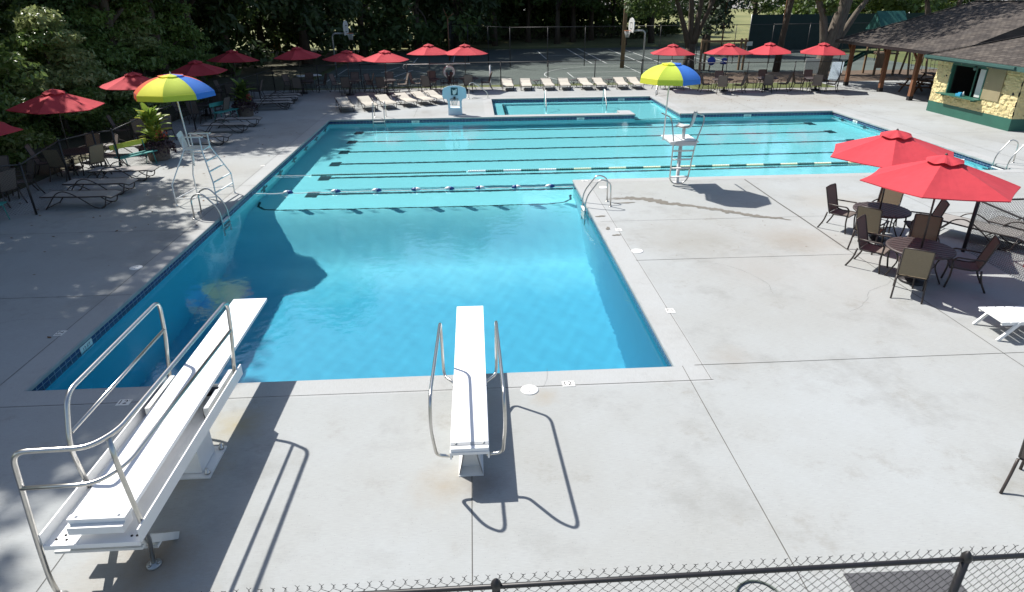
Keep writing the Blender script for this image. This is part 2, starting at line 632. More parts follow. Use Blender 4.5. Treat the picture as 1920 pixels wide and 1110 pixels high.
class Kind:
    """one builder, many individuals: first call builds, later calls copy"""
    def __init__(s, make):
        s.make, s.proto = make, None

    def put(s, loc, rz, label, group=None, scale=1.0):
        if s.proto is None:
            s.proto = s.make()
            o = s.proto
        else:
            o = copy_tree(s.proto)
            if 'group' in o:
                del o['group']
        o.location = loc
        o.rotation_euler = (0, 0, rz)
        o.scale = (scale, scale, scale)
        o['label'] = label
        if group:
            o['group'] = group
        return o


def fillet(pts, r=0.1, n=5):
    pts = [Vector(p) for p in pts]
    out = [pts[0]]
    for i in range(1, len(pts) - 1):
        a, b, c = pts[i - 1], pts[i], pts[i + 1]
        d0, d1 = (a - b), (c - b)
        rr = min(r, d0.length * 0.45, d1.length * 0.45)
        p0, p1 = b + d0.normalized() * rr, b + d1.normalized() * rr
        for k in range(n + 1):
            t = k / n
            out.append(p0 * (1 - t) ** 2 + b * 2 * t * (1 - t) + p1 * t * t)
    out.append(pts[-1])
    return out


def text_mesh(mb, body, size, M, mi):
    cu = bpy.data.curves.new('lettering', 'FONT')
    cu.body = body
    cu.size = size
    cu.align_x = 'CENTER'
    cu.align_y = 'CENTER'
    o = bpy.data.objects.new('lettering', cu)
    COL.objects.link(o)
    bpy.context.view_layer.update()
    dg = bpy.context.evaluated_depsgraph_get()
    me = o.evaluated_get(dg).to_mesh()
    k = len(mb.v)
    old = mb.mat
    mb.mat = mi
    mb.v += [tuple(M @ v.co) for v in me.vertices]
    for p in me.polygons:
        mb.face([k + i for i in p.vertices])
    mb.mat = old
    o.evaluated_get(dg).to_mesh_clear()
    bpy.data.objects.remove(o)
    bpy.data.curves.remove(cu)


# ------------------------------------------------------------------ setting: ground, deck, pool
XL, XR, XR2 = -7.054, 3.109, 17.946
Y0, Y1, Y2 = 8.692, 20.19, 32.14
KX0, KX1, KY0, KY1 = 0.95, 10.2, 32.62, 38.1
OX = 7.9
ZW = -0.19


def is_pool(x, y):
    if XL < x < XR and Y0 < y < Y1 + .01:
        return True
    if XL < x < XR2 and Y1 < y < Y2:
        return True
    if KX0 < x < KX1 and KY0 < y < KY1:
        return True
    if OX < x < KX1 and Y2 < y < KY0:
        return True
    return False




def cut_ground():
    """the ground sheet has a hole under the pool deck so that the basin is open"""
    mb = MB()
    xs = [-700, -15.6, 46, 700]
    ys = [-60, -6, 43.2, 112]
    for i in range(3):
        for j in range(3):
            if i == 1 and j == 1:
                continue
            mb.quad((xs[i], ys[j], -0.1), (xs[i + 1], ys[j], -0.1), (xs[i + 1], ys[j + 1], -0.1), (xs[i], ys[j + 1], -0.1))
    mb.mat = 1
    mb.quad((-700, 112, -0.10), (700, 112, -0.10), (700, 180, 4.6), (-700, 180, 4.6))
    mb.quad((-700, 180, 4.6), (700, 180, 4.6), (700, 1500, 6.0), (-700, 1500, 6.0))
    return mb


ground = cut_ground().build('ground', ['grass', 'lawn_dry'])
tag(ground, kind='structure')

COPE = 0.46
xs = sorted(set([-15.6, XL - COPE, XL, KX0, XR, XR + COPE, OX, KX1, XR2, XR2 + COPE, 46, KX0 - COPE, KX1 + COPE]))
ys = sorted(set([-6, Y0 - COPE, Y0, Y1 - COPE, Y1, Y2, KY0, KY1, KY1 + COPE, Y2 + COPE, 43.2]))
deck = MB()
for i in range(len(xs) - 1):
    for j in range(len(ys) - 1):
        cx, cy = (xs[i] + xs[i + 1]) / 2, (ys[j] + ys[j + 1]) / 2
        if is_pool(cx, cy):
            continue
        near = any(is_pool(cx + dx, cy + dy) for dx in (-COPE, 0, COPE) for dy in (-COPE, 0, COPE))
        small = (xs[i + 1] - xs[i] < 0.5) or (ys[j + 1] - ys[j] < 0.5)
        deck.mat = 1 if (near and small) else 0
        deck.quad((xs[i], ys[j], 0), (xs[i + 1], ys[j], 0), (xs[i + 1], ys[j + 1], 0), (xs[i], ys[j + 1], 0))
deck.mat = 2
for (a, b) in (((-15.6, -6), (46, -6)), ((46, -6), (46, 43.2)), ((46, 43.2), (-15.6, 43.2)), ((-15.6, 43.2), (-15.6, -6))):
    deck.quad((*a, -0.2), (*b, -0.2), (*b, 0), (*a, 0))
deck.mat = 3


def joint(x0, y0, x1, y1, w=0.010):
    d = Vector((x1 - x0, y1 - y0, 0)).normalized()
    nn = Vector((-d.y, d.x, 0)) * w / 2
    # small wobble so the saw cut is not a ruler line
    n = max(2, int(math.hypot(x1 - x0, y1 - y0) / 1.2))
    prev = None
    for k in range(n + 1):
        t = k / n
        p = Vector((x0 + (x1 - x0) * t, y0 + (y1 - y0) * t, 0.0035)) + nn * rnd.uniform(-.5, .5)
        ww = rnd.uniform(.75, 1.25)
        cur = (p - nn * ww, p + nn * ww)
        if prev:
            deck.quad(prev[0], cur[0], cur[1], prev[1])
        prev = cur


joint(-15.5, Y0 - COPE + .05, XR + COPE, Y0 - COPE + .05)
joint(XR + COPE - .03, Y0 - COPE + .05, XR + COPE - .03, Y1 - COPE)
joint(XL - COPE, -5, XL - COPE, 43)
joint(XR + COPE - .03, Y1 - COPE + .06, 40, Y1 - COPE + .06)
joint(8.55, Y1 - COPE, 8.55, 13.45, .04)
joint(8.55, 13.45, 8.78, -5, .014)
joint(XR + .1, Y0 + .02, XR + .02, -5)
joint(XR + .3, Y0 + .03, 40, Y0 + .06)
joint(XR + .4, 13.22, 30, 13.16)
joint(XR + .1, 15.97, 30, 15.8)
joint(-.18, Y0 - COPE, -.18, -5)
joint(-15.5, 12.2, XL, 12.2)
joint(-15.5, 16.2, XL, 16.2)
joint(-15.5, 20.4, XL, 20.4)
joint(-15.5, 24.4, XL, 24.4)
joint(-15.5, 28.5, XL, 28.5)
joint(-4.6, -5, -4.6, Y0 - COPE)
joint(12.5, Y1 - COPE, 12.5, -5)
joint(XR2 + 1.3, 12, XR2 + 1.0, 40)
joint(XR2 + COPE, 26.2, 40, 26.2)
joint(KX1 + COPE, 36.1, 22.6, 36.1)
joint(-7, 36.4, KX0, 36.4)
joint(-3, Y2 + .3, -3, 43)
joint(14.2, Y2, 14.2, 43)
r8 = random.Random(44)
for cx, cy, ca, n_ in ((5.2, 12.9, -.35, 14), (6.9, 10.4, .2, 16), (12.9, 17.6, -.2, 20), (-9.3, 11.0, .3, 12), (15.2, 35.4, .1, 22), (.9, 8.25, 1.4, 4)):
    p = Vector((cx, cy, .0032))
    for _ in range(n_):
        ca += r8.uniform(-.35, .35)
        q_ = p + Vector((math.cos(ca), math.sin(ca), 0)) * r8.uniform(.08, .2)
        nn_ = Vector((-math.sin(ca), math.cos(ca), 0)) * r8.uniform(.001, .002)
        deck.quad(p - nn_, q_ - nn_, q_ + nn_, p + nn_)
        p = q_
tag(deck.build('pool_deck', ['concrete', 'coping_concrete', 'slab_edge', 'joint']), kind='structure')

# basin: walls with a coping nose, a navy tile band and plaster; floor with the lane lines
basin = MB()


def floor_z(x, y):
    if y >= 19.5 or x > XR + .001:
        return -1.5
    t = min(1, max(0, (19.5 - y) / 2.7))
    s = t * t * (3 - 2 * t)
    return -1.5 - 2.1 * (0.35 * math.sin(t * PI / 2) + 0.65 * s)


def wall(a, b, zbot_a, zbot_b, nrm):
    a, b = Vector((*a, 0)), Vector((*b, 0))
    n = Vector((*nrm, 0))
    up = Vector((0, 0, 1))
    # coping nose: rounded overhang 3 cm
    basin.mat = 1
    prof = [(0.0, 0.0), (0.022, -0.006), (0.032, -0.022), (0.03, -0.075), (0.0, -0.085)]
    for i in range(4):
        (d0, z0), (d1, z1) = prof[i], prof[i + 1]
        basin.quad(a + n * d0 + up * z0, b + n * d0 + up * z0, b + n * d1 + up * z1, a + n * d1 + up * z1)
    basin.mat = 2
    basin.quad(a - up * 0.085, b - up * 0.085, b - up * 0.35, a - up * 0.35)
    basin.mat = 0
    basin.quad(a - up * 0.35, b - up * 0.35, b + up * zbot_b, a + up * zbot_a)


def wallp(pts, nrm):
    for p, q in zip(pts[:-1], pts[1:]):
        wall(p, q, floor_z(*p), floor_z(*q), nrm)


ystep = [Y0, 11, 13.5, 16.8] + [16.8 + 2.7 * k / 11 for k in range(1, 12)]
wallp([(XL, y) for y in ystep] + [(XL, Y2)], (1, 0))
wallp([(XR, y) for y in ystep] + [(XR, Y1)], (-1, 0))
wallp([(XL, Y0), (XR, Y0)], (0, 1))
wallp([(XR, Y1), (XR2, Y1)], (0, 1))
wallp([(XR2, Y1), (XR2, Y2)], (-1, 0))
wallp([(XL, Y2), (OX, Y2)], (0, -1))
wallp([(KX1, Y2), (XR2, Y2)], (0, -1))
wall((KX0, KY0), (OX, KY0), -0.75, -0.75, (0, 1))
wall((KX0, KY0), (KX0, KY1), -0.75, -0.75, (1, 0))
wall((KX0, KY1), (KX1, KY1), -0.75, -0.75, (0, -1))
wall((KX1, Y2), (KX1, KY1), -0.75, -0.75, (-1, 0))
wall((OX, Y2), (OX, KY0), -0.75, -0.75, (1, 0))
basin.mat = 0
basin.smooth = True
_k = len(basin.v)
for ya in ystep:
    basin.v += [(XL, ya, floor_z(0, ya)), (XR, ya, floor_z(0, ya))]
for k in range(14):
    basin.face((_k + 2 * k, _k + 2 * k + 1, _k + 2 * k + 3, _k + 2 * k + 2))
basin.smooth = False
basin.quad((XL, 19.5, -1.5), (XR, 19.5, -1.5), (XR, Y1, -1.5), (XL, Y1, -1.5))
basin.quad((XL, Y1, -1.5), (XR2, Y1, -1.5), (XR2, Y2, -1.5), (XL, Y2, -1.5))
basin.quad((OX, Y2, -1.5), (KX1, Y2, -1.5), (KX1, Y2, -0.75), (OX, Y2, -0.75))
basin.quad((KX0, KY0, -0.75), (KX1, KY0, -0.75), (KX1, KY1, -0.75), (KX0, KY1, -0.75))
basin.quad((OX, Y2, -0.75), (KX1, Y2, -0.75), (KX1, KY0, -0.75), (OX, KY0, -0.75))
# bench steps round the small pool
basin.box((KX0, KY0, -.75), (KX0 + .6, KY1, -.42))
basin.box((KX0 + .6, KY1 - .6, -.75), (KX1, KY1, -.42))
basin.mat = 3
for yl in (21.2, 23.2, 25.2, 27.2, 29.15, 31.1):
    basin.box((-5.3, yl - .1, -1.499), (16.15, yl + .1, -1.493))
    for xe in (-5.5, 16.35):
        basin.box((xe - .2, yl - .32, -1.499), (xe + .2, yl + .32, -1.493))
# break line with rounded ends
pth = [(XL + .04, 20.5), (XL + .12, 20.0), (XL + .4, 19.7), (XL + .9, 19.6), (-4, 19.58), (0, 19.58), (2.2, 19.6), (2.75, 19.72), (3.0, 20.0), (3.07, 20.5)]
for p, q in zip(pth[:-1], pth[1:]):
    basin.bar((*p, -1.493), (*q, -1.493), .075, .012)
basin.mat = 4
basin.box((7.25, KY0, -.75), (OX, 33.35, -.002))
basin.mat = 3
# small pool trims
basin.bar((KX0 + .65, KY0 + .1, -.41), (KX0 + .65, KY1 - .65, -.41), .1, .012)
basin.bar((KX0 + .65, KY1 - .65, -.41), (KX1 - .1, KY1 - .65, -.41), .1, .012)
basin.bar((OX + .05, Y2 + .25, -.744), (KX1 - .05, Y2 + .25, -.744), .14, .012)
# cross targets on the left wall
for yl in (21.2, 23.2, 25.2, 27.2, 29.15, 31.1):
    for wx, sg in ((XL, 1), (XR2, -1)):
        x0, x1 = sorted((wx, wx + sg * .006))
        basin.box((x0, yl - .36, -.80), (x1, yl + .36, -.58))
        basin.box((x0, yl - .12, -1.1), (x1, yl + .12, -.801))
        basin.box((x0, yl - .12, -.579), (x1, yl + .12, -.37))
ba = basin.build('pool_basin', ['pool_plaster_depth_tint', 'slab_edge', 'navy_tile', 'line_teal', 'coping_concrete'])
tag(ba, kind='structure')
ba.cycles.is_caustics_receiver = True

w = MB()
w.smooth = True
r6 = random.Random(31)
WAVES = []
for lam, amp in ((2.8, .0007), (1.9, .0005), (1.2, .00028), (.85, .0002), (.8, .0002), (.55, .00016), (.55, .00016), (.4, .00011), (.33, .0001), (.27, .00007), (.27, .00007)):
    a_ = r6.uniform(0, 2 * PI)
    WAVES.append((2 * PI / lam * math.cos(a_), 2 * PI / lam * math.sin(a_), amp, r6.uniform(0, 6.28)))


def wave(x, y):
    return ZW + sum(A * math.sin(kx * x + ky * y + ph + .8 * math.sin(.35 * x - .27 * y + ph)) for kx, ky, A, ph in WAVES)


def water_patch(x0, x1, y0, y1, step=.07):
    nx, ny = max(1, round((x1 - x0) / step)), max(1, round((y1 - y0) / step))
    k0 = len(w.v)
    for j in range(ny + 1):
        for i in range(nx + 1):
            x, y = x0 + (x1 - x0) * i / nx, y0 + (y1 - y0) * j / ny
            w.v.append((x, y, wave(x, y)))
    for j in range(ny):
        for i in range(nx):
            k = k0 + j * (nx + 1) + i
            w.face((k, k + 1, k + nx + 2, k + nx + 1))


water_patch(XL, XR, Y0, Y1)
water_patch(XL, XR2, Y1, Y2)
water_patch(KX0, KX1, KY0, KY1)
water_patch(OX, KX1, Y2, KY0)
wa = w.build('pool_water', 'water')
tag(wa, kind='structure')
wa.cycles.is_caustics_caster = True
WET = []                                    # things that stand in the water and receive its light


def wet(o):
    o.cycles.is_caustics_receiver = True
    for c in o.children:
        wet(c)
    return o


# far ground: court, lawn, road, mulch
def sheet(name, pts, m, z, kind='structure'):
    mb = MB()
    mb.poly([(x, y, z) for x, y in pts])
    return tag(mb.build(name, m), kind=kind)


sheet('lawn', [(-40, 76), (90, 80), (90, 112), (-40, 112)], 'lawn_dry', -0.094)
sheet('court', [(-11.6, 44.6), (24.5, 45.6), (36, 46.5), (36, 76), (-11, 74)], 'court_asphalt', -0.090)
mat('tennis_surface_shaded', (0.05, 0.066, 0.06), 0.9, col2=(0.038, 0.05, 0.046), vscale=0.3, detail=8)  # dark tone carries the tree shade over these courts in its colour
sheet('tennis_court', [(-1.8, 57.4), (36, 57.8), (36, 76), (-1.8, 75)], 'tennis_surface_shaded', -0.0865)
sheet('mulch_bed', [(13.2, 43.3), (46, 43.3), (46, 50.4), (13.2, 49.8)], 'mulch', -0.084)
sheet('verge', [(13.5, 40.6), (22.6, 40.4), (22.6, 43.1), (13.5, 43.1)], 'grass', 0.004)
sheet('leaf_litter', [(-60, 5), (-13.9, 5), (-14.6, 30), (-14.2, 43), (-11.8, 43.4), (-11.8, 76), (-60, 76)], 'leaf_litter', 0.006)
rd = MB()
sl = 4.7 / 68


def hill(y):
    return -0.1 + (y - 112) * sl


rd.quad((-300, 144, hill(144) + .03), (300, 144, hill(144) + .03), (300, 165, hill(165) + .03), (-300, 165, hill(165) + .03))
rd.mat = 1
rd.quad((-300, 154.3, hill(154.3) + .05), (300, 154.3, hill(154.3) + .05), (300, 154.8, hill(154.8) + .05), (-300, 154.8, hill(154.8) + .05))
tag(rd.build('road', ['road_asphalt', 'line_yellow']), kind='structure')

cl = MB()


def cline(a, b, w=.07):
    cl.bar((*a, -.081), (*b, -.081), w, .004)


def arc(c, r, a0, a1, n=40):
    for k in range(n):
        t0, t1 = R(a0 + (a1 - a0) * k / n), R(a0 + (a1 - a0) * (k + 1) / n)
        cline((c[0] + r * math.cos(t0), c[1] + r * math.sin(t0)), (c[0] + r * math.cos(t1), c[1] + r * math.sin(t1)))


for sgn, hx, hy in ((1, 11.2, 50.0), (-1, -9.0, 50.2)):
    arc((hx, hy), 5.9, 90 if sgn > 0 else -90, 270 if sgn > 0 else 90)
    cline((hx, hy + 5.9), (hx + sgn * 1.4, hy + 5.9))
    cline((hx, hy - 5.9), (hx + sgn * 1.4, hy - 5.9))
    cline((hx - sgn * 4, hy - 1.6), (hx - sgn * 4, hy + 1.6))
    cline((hx - sgn * 4, hy - 1.6), (hx + sgn * 1.4, hy - 1.6))
    cline((hx - sgn * 4, hy + 1.6), (hx + sgn * 1.4, hy + 1.6))
    cline((hx + sgn * 1.4, 45.2), (hx + sgn * 1.4, 57))
for x, a, b in ((6.8, 63, 72), (10.25, 58.3, 74.5), (11.5, 58.2, 75), (14.6, 58.1, 73.5), (16.2, 58.1, 73.5), (-5.3, 58.5, 66), (-1.8, 59, 70), (20.5, 58, 73), (22, 58, 73)):
    cline((x, a), (x, b), .09)
cline((-5.9, 50.4), (-4.9, 54.9), .1)
cline((-7.2, 53.4), (-6.2, 57.6), .1)
cline((6.5, 58.2), (23, 58.2))
cline((6.5, 66.5), (23, 66.5))
tag(cl.build('court_lines', 'line_white'), kind='structure')

# stains on the deck
st = MB()


def blob(cx, cy, rx, ry, n=18, z=.0028, seed=0, rot=0):
    r2 = random.Random(seed)
    ph = [r2.uniform(0, 6.28) for _ in range(4)]
    pts = []
    for k in range(n):
        a = 2 * PI * k / n
        rr = 1 + .22 * math.sin(2 * a + ph[0]) + .16 * math.sin(3 * a + ph[1]) + .12 * math.sin(5 * a + ph[2]) + r2.uniform(-.08, .08)
        x, y = rx * rr * math.cos(a), ry * rr * math.sin(a)
        pts.append((cx + x * math.cos(rot) - y * math.sin(rot), cy + x * math.sin(rot) + y * math.cos(rot), z))
    st.poly(pts)


path = [(3.85, 17.95), (4.4, 18.05), (4.9, 17.85), (5.4, 17.45), (6.0, 17.1), (6.6, 16.72), (7.1, 16.3), (7.7, 15.95), (8.2, 15.75)]
wd = [.05, .14, .22, .2, .12, .14, .16, .12, .03]
for k in range(len(path) - 1):
    for q in range(7):
        t = q / 7
        x, y = path[k][0] * (1 - t) + path[k + 1][0] * t, path[k][1] * (1 - t) + path[k + 1][1] * t
        ww = wd[k] * (1 - t) + wd[k + 1] * t
        blob(x + rnd.uniform(-.03, .03), y + rnd.uniform(-.05, .05), .11, ww * rnd.uniform(.5, .9), 12, .0026 + .00007 * (k * 7 + q), seed=k * 10 + q, rot=-.5)
for x, y, rx, ry in ((3.3, 15.4, .06, .1), (3.42, 14.9, .1, .05), (3.3, 16.4, .15, .05), (4.2, 17.55, .3, .05)):
    blob(x, y, rx, ry, 14, .0075, seed=int(x * 100))
tag(st.build('damp_stains', 'damp_stain'), 'dark damp trail running across the pale concrete beside the ladder', kind='structure')
# ------------------------------------------------------------------ writing on the deck and tiles
tile_spots = [(1.308, 8.314, 0, '12', 'between the two diving boards', .2), (-5.341, 8.28, 0, '12', 'behind the tall diving board', .2),
              (3.57, 10.67, 90, '12', 'beside the deep end right wall', .2), (-7.56, 10.6, 90, '12', 'on the shaded left edge', .2),
              (3.55, 15.28, 90, '8', 'near the pool ladder on the right', .2), (3.45, 20.02, 0, '5', 'at the inner deck corner', .2),
              (-7.56, 23.0, 90, '5', 'beside the left wall of the lap lanes', .2)]
for x, y, rz, txt, where, s in tile_spots:
    mb = MB()
    mb.box((-.095, -.075, 0), (.095, .075, .008))
    text_mesh(mb, txt, .15, Matrix.Translation((-.02, 0, .0095)), 1)
    text_mesh(mb, 'FT', .045, Matrix.Translation((.073, .04, .0095)), 1)
    tag(mb.build('depth_marker', ['tile_white', 'ink'], loc=(x, y, .0), rot=(0, 0, R(rz))),
        'white depth tile reading %s feet set %s' % (txt, where), 'depth marker', 'depth marker tiles')
# vertical depth plates in the tile band
vt = [((XL, 10.4), 90, '12', 'deep end of the left wall'), ((-2.9, Y2), 0, '5', 'far wall behind the hoop'), ((5.2, Y2), 0, '4', 'low dividing wall'),
      ((13.6, Y2), 0, '5', 'far wall of the lap lanes'), ((XR2, 30.0), -90, '5', 'right wall of the lap lanes'), ((8.5, KY1), 0, '3', 'back wall of the small pool')]
for (x, y), rz, txt, where in vt:
    mb = MB()
    nx, ny = {90: (1, 0), 0: (0, -1), -90: (-1, 0)}[rz]
    wd_ = .19
    mb.box((-wd_, -.008, -.09), (wd_, 0, .065))
    text_mesh(mb, txt + ' FT', .11, Matrix.Translation((0, -.0095, -.012)) @ Matrix.Rotation(R(90), 4, 'X'), 1)
    tag(mb.build('depth_plate', ['tile_white', 'ink'], loc=(x + nx * .001, y + ny * .001, -.175), rot=(0, 0, R(rz))),
        'white plate reading %s FT in the tile band, %s' % (txt, where), 'depth marker', 'depth plates in the tile band')

for i, (x, y, where) in enumerate(((.696, 8.19, 'beside the low diving board'), (3.674, 13.78, 'by the right wall of the deep end'), (-7.64, 13.66, 'on the shaded left deck'), (3.9, 19.2, 'near the ladder at the inner corner'), (13.0, 19.6, 'below the red umbrellas by the lane end'))):
    mb = MB()
    mb.lathe([(.001, .012), (.12, .012), (.135, .008), (.135, 0)], 28)
    mb.mat = 1
    for s in (-1, 1):
        mb.lathe([(.001, .0135), (.011, .0135), (.011, .012)], 8, (s * .06, s * .015, 0))
    tag(mb.build('skimmer_lid', ['lid_white', 'ink'], loc=(x, y, 0), rot=(0, 0, rnd.uniform(0, 3))),
        'round white skimmer lid in the concrete %s' % where, 'skimmer lid', 'skimmer lids in the deck')

# ------------------------------------------------------------------ furniture builders
def make_chair(sling='brown_sling'):
    def f():
        t = empty('patio_chair', 'x', 'chair')
        mb = MB()
        ys_ = [-.22, -.1, .05, .18, .25]
        zs_ = [.44, .425, .425, .44, .435]
        for k in range(4):
            for d in (0, -.012):
                q = [(-.24, ys_[k], zs_[k] + d), (.24, ys_[k], zs_[k] + d), (.24, ys_[k + 1], zs_[k + 1] + d), (-.24, ys_[k + 1], zs_[k + 1] + d)]
                mb.quad(*(q if d == 0 else q[::-1]))
        mb.build('seat', sling, t)
        mb = MB()
        bk = [(-.215, .45), (-.27, .62), (-.33, .82), (-.385, 1.0), (-.40, 1.04)]
        for k in range(4):
            for d in (0, -.012):
                q = [(-.24, bk[k][0] + d, bk[k][1]), (.24, bk[k][0] + d, bk[k][1]), (.24, bk[k + 1][0] + d, bk[k + 1][1]), (-.24, bk[k + 1][0] + d, bk[k + 1][1])]
                mb.quad(*(q if d else q[::-1]))
        mb.build('backrest', sling, t)
        mb = MB()
        for s in (-1, 1):
            mb.tube([(s * .25, .27, .43), (s * .25, .18, .44), (s * .25, -.1, .425), (s * .25, -.215, .45)] + [(s * .25, a, b) for a, b in bk[1:]], .017, 6)
        mb.tube([(-.25, -.405, 1.045), (0, -.415, 1.055), (.25, -.405, 1.045)], .014, 6)
        mb.tube([(-.25, .27, .43), (.25, .27, .43)], .013, 6)
        mb.tube([(-.25, -.2, .42), (.25, -.2, .42)], .013, 6)
        mb.build('frame', 'bronze_metal', t)
        for s in (-1, 1):
            mb = MB()
            mb.tube(fillet([(s * .25, -.26, .44), (s * .255, -.30, .22), (s * .26, -.42, 0)], .12, 4), .019, 6)
            mb.build('leg', 'bronze_metal', t)
            mb = MB()
            mb.tube(fillet([(s * .27, .25, .60), (s * .25, .22, .3), (s * .26, .27, 0)], .12, 4), .019, 6)
            mb.build('leg', 'bronze_metal', t)
            mb = MB()
            mb.tube(fillet([(s * .25, -.285, .655), (s * .285, -.02, .66), (s * .285, .2, .67), (s * .27, .26, .58)], .08, 4), [.014] + [.018] * 12, 6)
            mb.build('armrest', 'bronze_metal', t)
        return t
    return f


def make_table():
    t = empty('patio_table', 'x', 'table')
    mb = MB()
    mb.lathe([(.001, .725), (.6, .725), (.625, .715), (.625, .69), (.6, .685)], 40)
    # ring of raised slats
    for k in range(-7, 8):
        y = k * .082
        hw = math.sqrt(max(0, .585 ** 2 - y * y))
        mb.box((-hw, y - .032, .725), (hw, y + .032, .732))
    mb.build('tabletop', 'table_metal', t)
    for k in range(4):
        a = PI / 4 + k * PI / 2
        c, s = math.cos(a), math.sin(a)
        mb = MB()
        mb.tube(fillet([(c * .5, s * .5, .69), (c * .3, s * .3, .4), (c * .5, s * .5, 0)], .2, 5), .016, 6)
        mb.build('leg', 'bronze_metal', t)
    mb = MB()
    for k in range(24):
        a0, a1 = 2 * PI * k / 24, 2 * PI * (k + 1) / 24
        mb.tube([(.33 * math.cos(a0), .33 * math.sin(a0), .38), (.33 * math.cos(a1), .33 * math.sin(a1), .38)], .01, 5)
    mb.build('stretcher', 'bronze_metal', t)
    return t


def make_umbrella(top=2.62, rim=2.1, rad=1.42, nrib=6, tilt=0.0):
    def f():
        t = empty('market_umbrella', 'x', 'umbrella')
        mb = MB()
        mb.lathe([(.0, 0.0), (.26, 0), (.27, .03), (.24, .06), (.08, .085), (.05, .14), (.05, .3), (.03, .31)], 24)
        mb.build('base', 'black_metal', t)
        mb = MB()
        mb.tube([(0, 0, .06), (0, 0, top - .02)], .02, 8)
        mb.lathe([(.02, top), (.035, top + .02), (.02, top + .06), (.001, top + .08)], 10)
        mb.build('pole', 'bronze_metal', t)
        mb = MB()
        mb.smooth = False
        NR, NA = 6, 6
        grid = {}

        def pt(r, i, j):
            """r 0..1 along the rib, panel i, j across 0..NA"""
            a0, a1 = 2 * PI * i / nrib, 2 * PI * (i + 1) / nrib
            u = j / NA
            R0 = .06 + (rad - .06) * r
            z = top - .03 - (top - .03 - rim) * (r * .92 + .08 * r * r)
            p = Vector((math.cos(a0) * R0, math.sin(a0) * R0, z)).lerp(Vector((math.cos(a1) * R0, math.sin(a1) * R0, z)), u)
            sag = math.sin(PI * u)
            p.x *= 1 - .02 * sag * r * r
            p.y *= 1 - .02 * sag * r * r
            p.z -= .035 * sag * math.sin(PI * r) + .02 * sag * r ** 4
            return p
        for i in range(nrib):
            for k in range(NR):
                for j in range(NA):
                    mb.quad(pt(k / NR, i, j), pt((k + 1) / NR, i, j), pt((k + 1) / NR, i, j + 1), pt(k / NR, i, j + 1))
            for j in range(NA):
                a, b = pt(1, i, j), pt(1, i, j + 1)
                mb.quad(a, a - Vector((0, 0, .02)), b - Vector((0, 0, .02)), b)
        can = mb.build('canopy', 'red_fabric', t)
        mb = MB()
        n = nrib * 8

        def q(r, kk):
            a = 2 * PI * kk / n
            wv = math.sin(kk * 2 * PI / 8 + 1.0) + .35 * math.sin(kk * 2 * PI / 5.3)
            return Vector((math.cos(a) * r * (1 + .03 * wv), math.sin(a) * r * (1 + .03 * wv), top + .045 - .30 * r + .02 * wv * (r / .33) ** 2 - .03 * (r / .33) ** 3))
        for k in range(n):
            for ra, rb in ((.02, .14), (.14, .24), (.24, .33)):
                mb.quad(q(ra, k), q(rb, k), q(rb, k + 1), q(ra, k + 1))
        mb.build('vent', 'red_fabric', can)
        for i in range(nrib):
            mb = MB()
            a = 2 * PI * i / nrib
            c, s = math.cos(a), math.sin(a)
            mb.tube([(c * .03, s * .03, top - .07), (c * rad * .98, s * rad * .98, rim - .025)], .009, 5)
            mb.tube([(c * .03, s * .03, top - .55), (c * rad * .5, s * rad * .5, (top + rim) / 2 - .06)], .007, 5)
            mb.build('rib', 'bronze_metal', t)
        return t
    return f


def make_lounger(sling='grey_sling', raised=0.0):
    """local: head at -y, foot at +y, length 1.95"""
    def f():
        t = empty('sun_lounger', 'x', 'sun lounger')
        mb = MB()
        pr = [(-.98, .36 + raised), (-.55, .36 + raised * .45), (-.2, .35), (.3, .345), (.8, .35), (.97, .30)]
        for k in range(len(pr) - 1):
            (a, za), (b, zb) = pr[k], pr[k + 1]
            if k == 1 or True:
                for d in (.012, 0):
                    q = [(-.31, a, za + d), (.31, a, za + d), (.31, b, zb + d), (-.31, b, zb + d)]
                    mb.quad(*(q if d else q[::-1]))
        for s in (-1, 1):
            for k in range(len(pr) - 1):
                (a, za), (b, zb) = pr[k], pr[k + 1]
                q = [(s * .31, a, za), (s * .31, b, zb), (s * .31, b, zb + .012), (s * .31, a, za + .012)]
                mb.quad(*(q if s > 0 else q[::-1]))
        mb.build('sling', sling, t)
        mb = MB()
        for s in (-1, 1):
            mb.tube([(s * .325, a, z) for a, z in pr], .019, 6)
        for a, z in (pr[0], pr[2], pr[-1]):
            mb.tube([(-.325, a, z), (.325, a, z)], .014, 6)
        mb.build('frame', 'bronze_metal', t)
        for s in (-1, 1):
            mb = MB()
            mb.tube(fillet([(s * .33, -.9, 0), (s * .335, -.62, .33), (s * .345, -.5, .46), (s * .345, -.3, .53), (s * .345, -.1, .46), (s * .34, .1, .33), (s * .335, .45, .04), (s * .335, .62, 0), (s * .335, .75, .04), (s * .33, .84, .34)], .12, 4), .0165, 6)
            mb.build('leg', 'bronze_metal', t)
        mb = MB()
        mb.tube([(-.33, -.86, .04), (.33, -.86, .04)], .011, 6)
        mb.tube([(-.33, .62, .012), (.33, .62, .012)], .011, 6)
        mb.build('stretcher', 'bronze_metal', t)
        return t
    return f


K_CHAIR = Kind(make_chair('brown_sling'))
K_CHAIR_T = Kind(make_chair('tan_sling'))
K_TABLE = Kind(make_table)
K_UMB = Kind(make_umbrella())
K_LG = Kind(make_lounger('grey_sling'))
K_LC = Kind(make_lounger('cream_sling', .17))

# (name phrase, table xy, umbrella xy or None, chair angles with radius, group, umbrella label)
SETS = []


def dirword(a):
    return ('right', 'far right', 'far', 'far left', 'left', 'near left', 'near', 'near right')[int(((a % 360) + 22.5) // 45) % 8]


